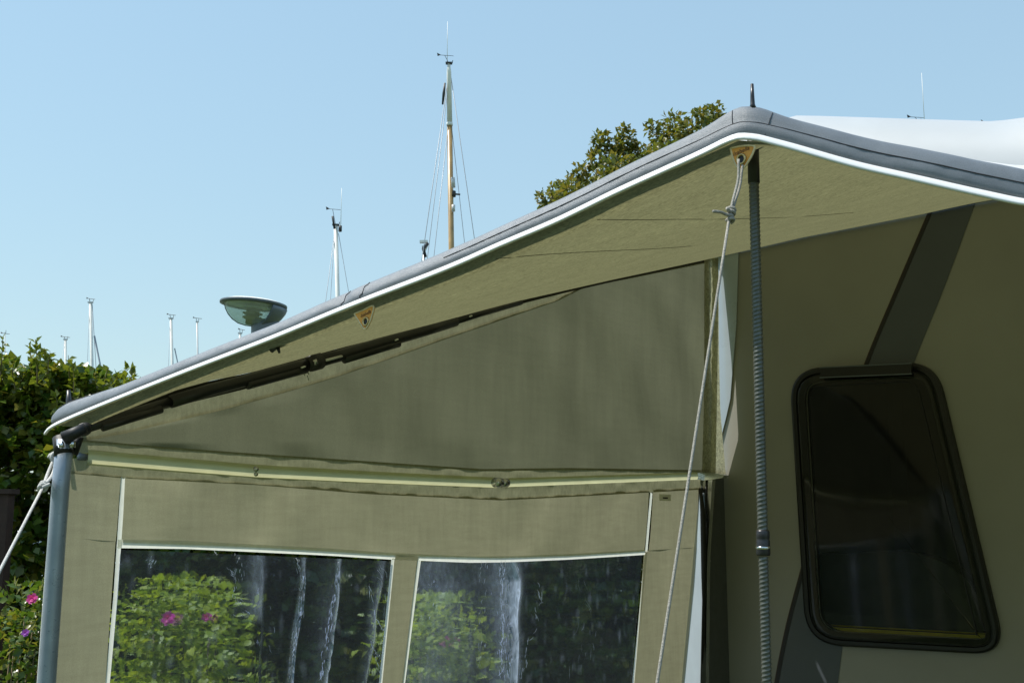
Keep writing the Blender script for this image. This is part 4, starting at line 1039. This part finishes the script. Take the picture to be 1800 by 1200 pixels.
# ------------------------------------------------------------------ sailboats moored in the harbour: hull, mast, rigging
def sailboat(label, x, ytop, dep, wpx, style, xb=None, ant=None, vane=None, shrouds=(), spread=None, lean=None):
    xb = x if xb is None else xb
    top_ = at_depth(x, ytop, dep); foot = at_depth(xb, 915, dep); foot.z = 1.1
    # continue the mast straight down from the two sighted points
    s = thing('sailboat', label, 'sailboat', (foot.x, foot.y, 0), 'sailboats moored beyond the awning')
    px_ = dep / FPX; r_ = wpx * px_ / 2; d = (foot - top_)
    hl = 4.8; ax_h = (rt * .5 + fw * .85).normalized(); sd = Vector((-ax_h.y, ax_h.x, 0)); rows_ = []
    for q in range(9):
        t = q / 8; wd = 1.5 * math.sin(math.pi * (.12 + .88 * t)) ** .7 * (1 if t < .9 else .5) + .04; yk = foot + ax_h * (hl * (1 - 2 * t)); yk.z = 0
        rows_.append([yk + sd * wd + Vector((0, 0, 1.0)), yk + sd * wd * .85 + Vector((0, 0, .45)), yk + sd * wd * .4 + Vector((0, 0, .02)), yk - sd * wd * .4 + Vector((0, 0, .02)), yk - sd * wd * .85 + Vector((0, 0, .45)), yk - sd * wd + Vector((0, 0, 1.0)), yk + Vector((0, 0, 1.06)), yk + sd * wd + Vector((0, 0, 1.0))])
    fixn(mesh('hull', grid(rows_), M['hull'], s)); mesh('cabin', box(foot + Vector((0, 0, .15)), (3.2, 1.5, .6), (ax_h, sd, UPV)), M['white'], s, False)
    if style == 'wood':
        cut = .31 * 0 + (215 - ytop) / (915 - ytop); jn = top_.lerp(foot, cut)
        mesh('mast', tube([jn, foot], [r_ * 1.08, r_ * 1.35], 12), M['mastwood'], s); mesh('mast_top', tube([top_, top_.lerp(jn, .15), jn], [r_ * .55, r_ * .95, r_ * 1.1], 12), M['mastwhite'], s)
        mesh('mast_band', tube([jn + Vector((0, 0, .04)), jn - Vector((0, 0, .06))], r_ * 1.3, 12), M['mastwhite'], s)
    else:
        mesh('mast', tube([top_, foot], [r_ * .85, r_ * 1.1], 10), M['mastwhite' if style == 'white' else 'mastgrey'], s)
    # masthead fitting
    mesh('masthead', join(box(top_ + Vector((0, 0, px_ * .6)), (px_ * wpx * 1.3, px_ * wpx, px_ * 2.2), (rt, fw, UPV)), tube([top_ + rt * px_ * wpx * .7, top_ + rt * px_ * wpx * .8 + UPV * px_ * 6], px_ * .6, 6)), M['mastgrey'] if wpx < 6.5 else M['dark'], s, False)
    if ant: mesh('antenna', tube([top_ + rt * px_ * (ant[0]), top_ + rt * px_ * ant[0] + UPV * px_ * ant[1]], [px_ * .55, px_ * .35], 5), M['mastwhite'], s)
    if vane:
        vx, vy = vane; v0 = top_ + rt * px_ * vx + UPV * px_ * vy; g_ = 1.0 if wpx > 7 or style == 'grey' and dep < 50 else .5
        mesh('wind_vane', join(tube([v0 - rt * px_ * 2, top_ + rt * px_ * 8 + UPV * px_ * (vy - 2)], px_ * .45, 5), tube([top_, top_ + rt * px_ * (vx * .4) + UPV * px_ * (vy - 1)], px_ * .45, 5),
             slab(([v0 + (UPV * 4 - rt * 3) * px_ * g_, v0 + (UPV * 3 - rt) * px_ * g_, v0 + rt * px_ * 4 * g_, v0 - (UPV + rt) * 2 * px_ * g_], [(0, 1, 2, 3)]), fw * px_ * .6)), M['dark'], s, False)
    for (x1, y1, x2, y2, wr) in shrouds:
        a_, b_ = at_depth(x1, y1, dep), at_depth(x2, y2, dep + (.5 if x2 > x else -.3)); dd_ = b_ - a_
        b_ = a_ + dd_ * ((a_.z - 1.0) / -dd_.z) if dd_.z < -.01 else b_
        mesh('shroud', tube([a_, b_], wr * px_ / 2, 5), M['wire'], s)
    if spread:
        sx, sy, sx2 = spread; a_, b_ = at_depth(sx, sy, dep), at_depth(sx2, sy + 1, dep); mesh('spreader', join(tube([a_, b_], px_ * 1.6, 6), tube([a_ - UPV * px_ * 5, a_ + UPV * px_ * 5], px_ * wpx * .62, 8)), M['dark'], s)
    return s
b1 = sailboat('sailboat with the tallest mast, brown wood with white top', 789, 112, 38, 8.6, 'wood', 800.5, (-3, 78), (-18, 16), [(788, 135, 744, 440, 1.5), (788, 150, 753, 440, 1.3), (789, 210, 765, 430, 1.3), (792, 130, 834, 420, 1.4), (793, 215, 818, 440, 1.2)], (796, 341, 809))
mesh('rolled_flag', tube([at_depth(782, 146, 37.9), at_depth(780, 165, 37.9), at_depth(778, 184, 37.9)], [.03, .05, .03], 7), M['dark'], b1)
mesh('mast_cleat', join(tube([at_depth(796, 312, 37.8), at_depth(797, 330, 37.8)], .07, 7), tube([at_depth(797, 360, 37.8), at_depth(797, 372, 37.8)], .06, 7)), M['mastgrey'], b1)
b2 = sailboat('sailboat with a white mast and antenna between the street lamp and the tallest mast', 590, 396, 52, 8.5, 'white', 606, (9, 68), (-15, 30), [(588, 410, 573, 525, 1.1), (589, 400, 581, 525, 1.0), (595, 410, 614, 520, 1.1)])
mesh('mast_light', join(tube([at_depth(588, 402, 51.9), at_depth(584.5, 380, 51.9)], .05, 6), box(at_depth(598, 402, 51.9), (.12, .1, .28))), M['dark'], b2)
b3 = sailboat('sailboat showing only a white T-shaped masthead left of the tallest mast', 745, 434, 60, 5, 'grey', 747, None, None, [])
mesh('radar_head', join(box(at_depth(745, 425, 59.9), (.42, .25, .13), (rt, fw, UPV)), tube([at_depth(752, 428, 59.9), at_depth(744, 445, 59.9)], .07, 6)), M['mastwhite'], b3, False)
mesh('radar_bracket', tube([at_depth(753, 427, 59.8), at_depth(744, 437, 59.8), at_depth(748, 452, 59.8)], .09, 6), M['dark'], b3)
sailboat('sailboat with a white mast and thick sloping stay above the hedge', 159, 532, 62, 6.2, 'white', 170, (-2, 6), (-6, 8), [(166, 590, 181, 665, 3.4), (157, 540, 153, 660, .8), (162, 534, 166, 600, 1.2)])
sailboat('sailboat with a short white mast between the hedge and the street lamp', 300.5, 560, 66, 5.6, 'white', 312, None, (-6, 8), [(307, 612, 314, 645, 2.2), (299, 562, 296, 645, .7)])
sailboat('sailboat with a thin grey bare mast just left of the street lamp', 346.5, 566, 70, 3.4, 'grey', 353, None, (-6, 8), [])
sailboat('sailboat with a white masthead poking out of the hedge shoots', 115, 597, 64, 4.8, 'white', 120, None, (-7, 6), [(113, 600, 106, 660, .7)])
sailboat('sailboat with a stub of white mast under the street lamp bowl', 422, 586, 72, 5, 'white', 428, None, (-2, 8), [])
sailboat('sailboat with a hair-thin mast at the left edge of the hedge', 9, 586, 76, 1.4, 'grey', 12, None, (-6, 1), [])
sailboat('sailboat showing only a wind vane and thin antenna over the white roof', 1616, 214, 40, 4, 'grey', 1618, (9, 90), (-18, 9), [])
sailboat('sailboat showing only its dark vane over the white roof at far right', 1738, 221, 44, 4, 'grey', 1740, None, (-10, 7), [])
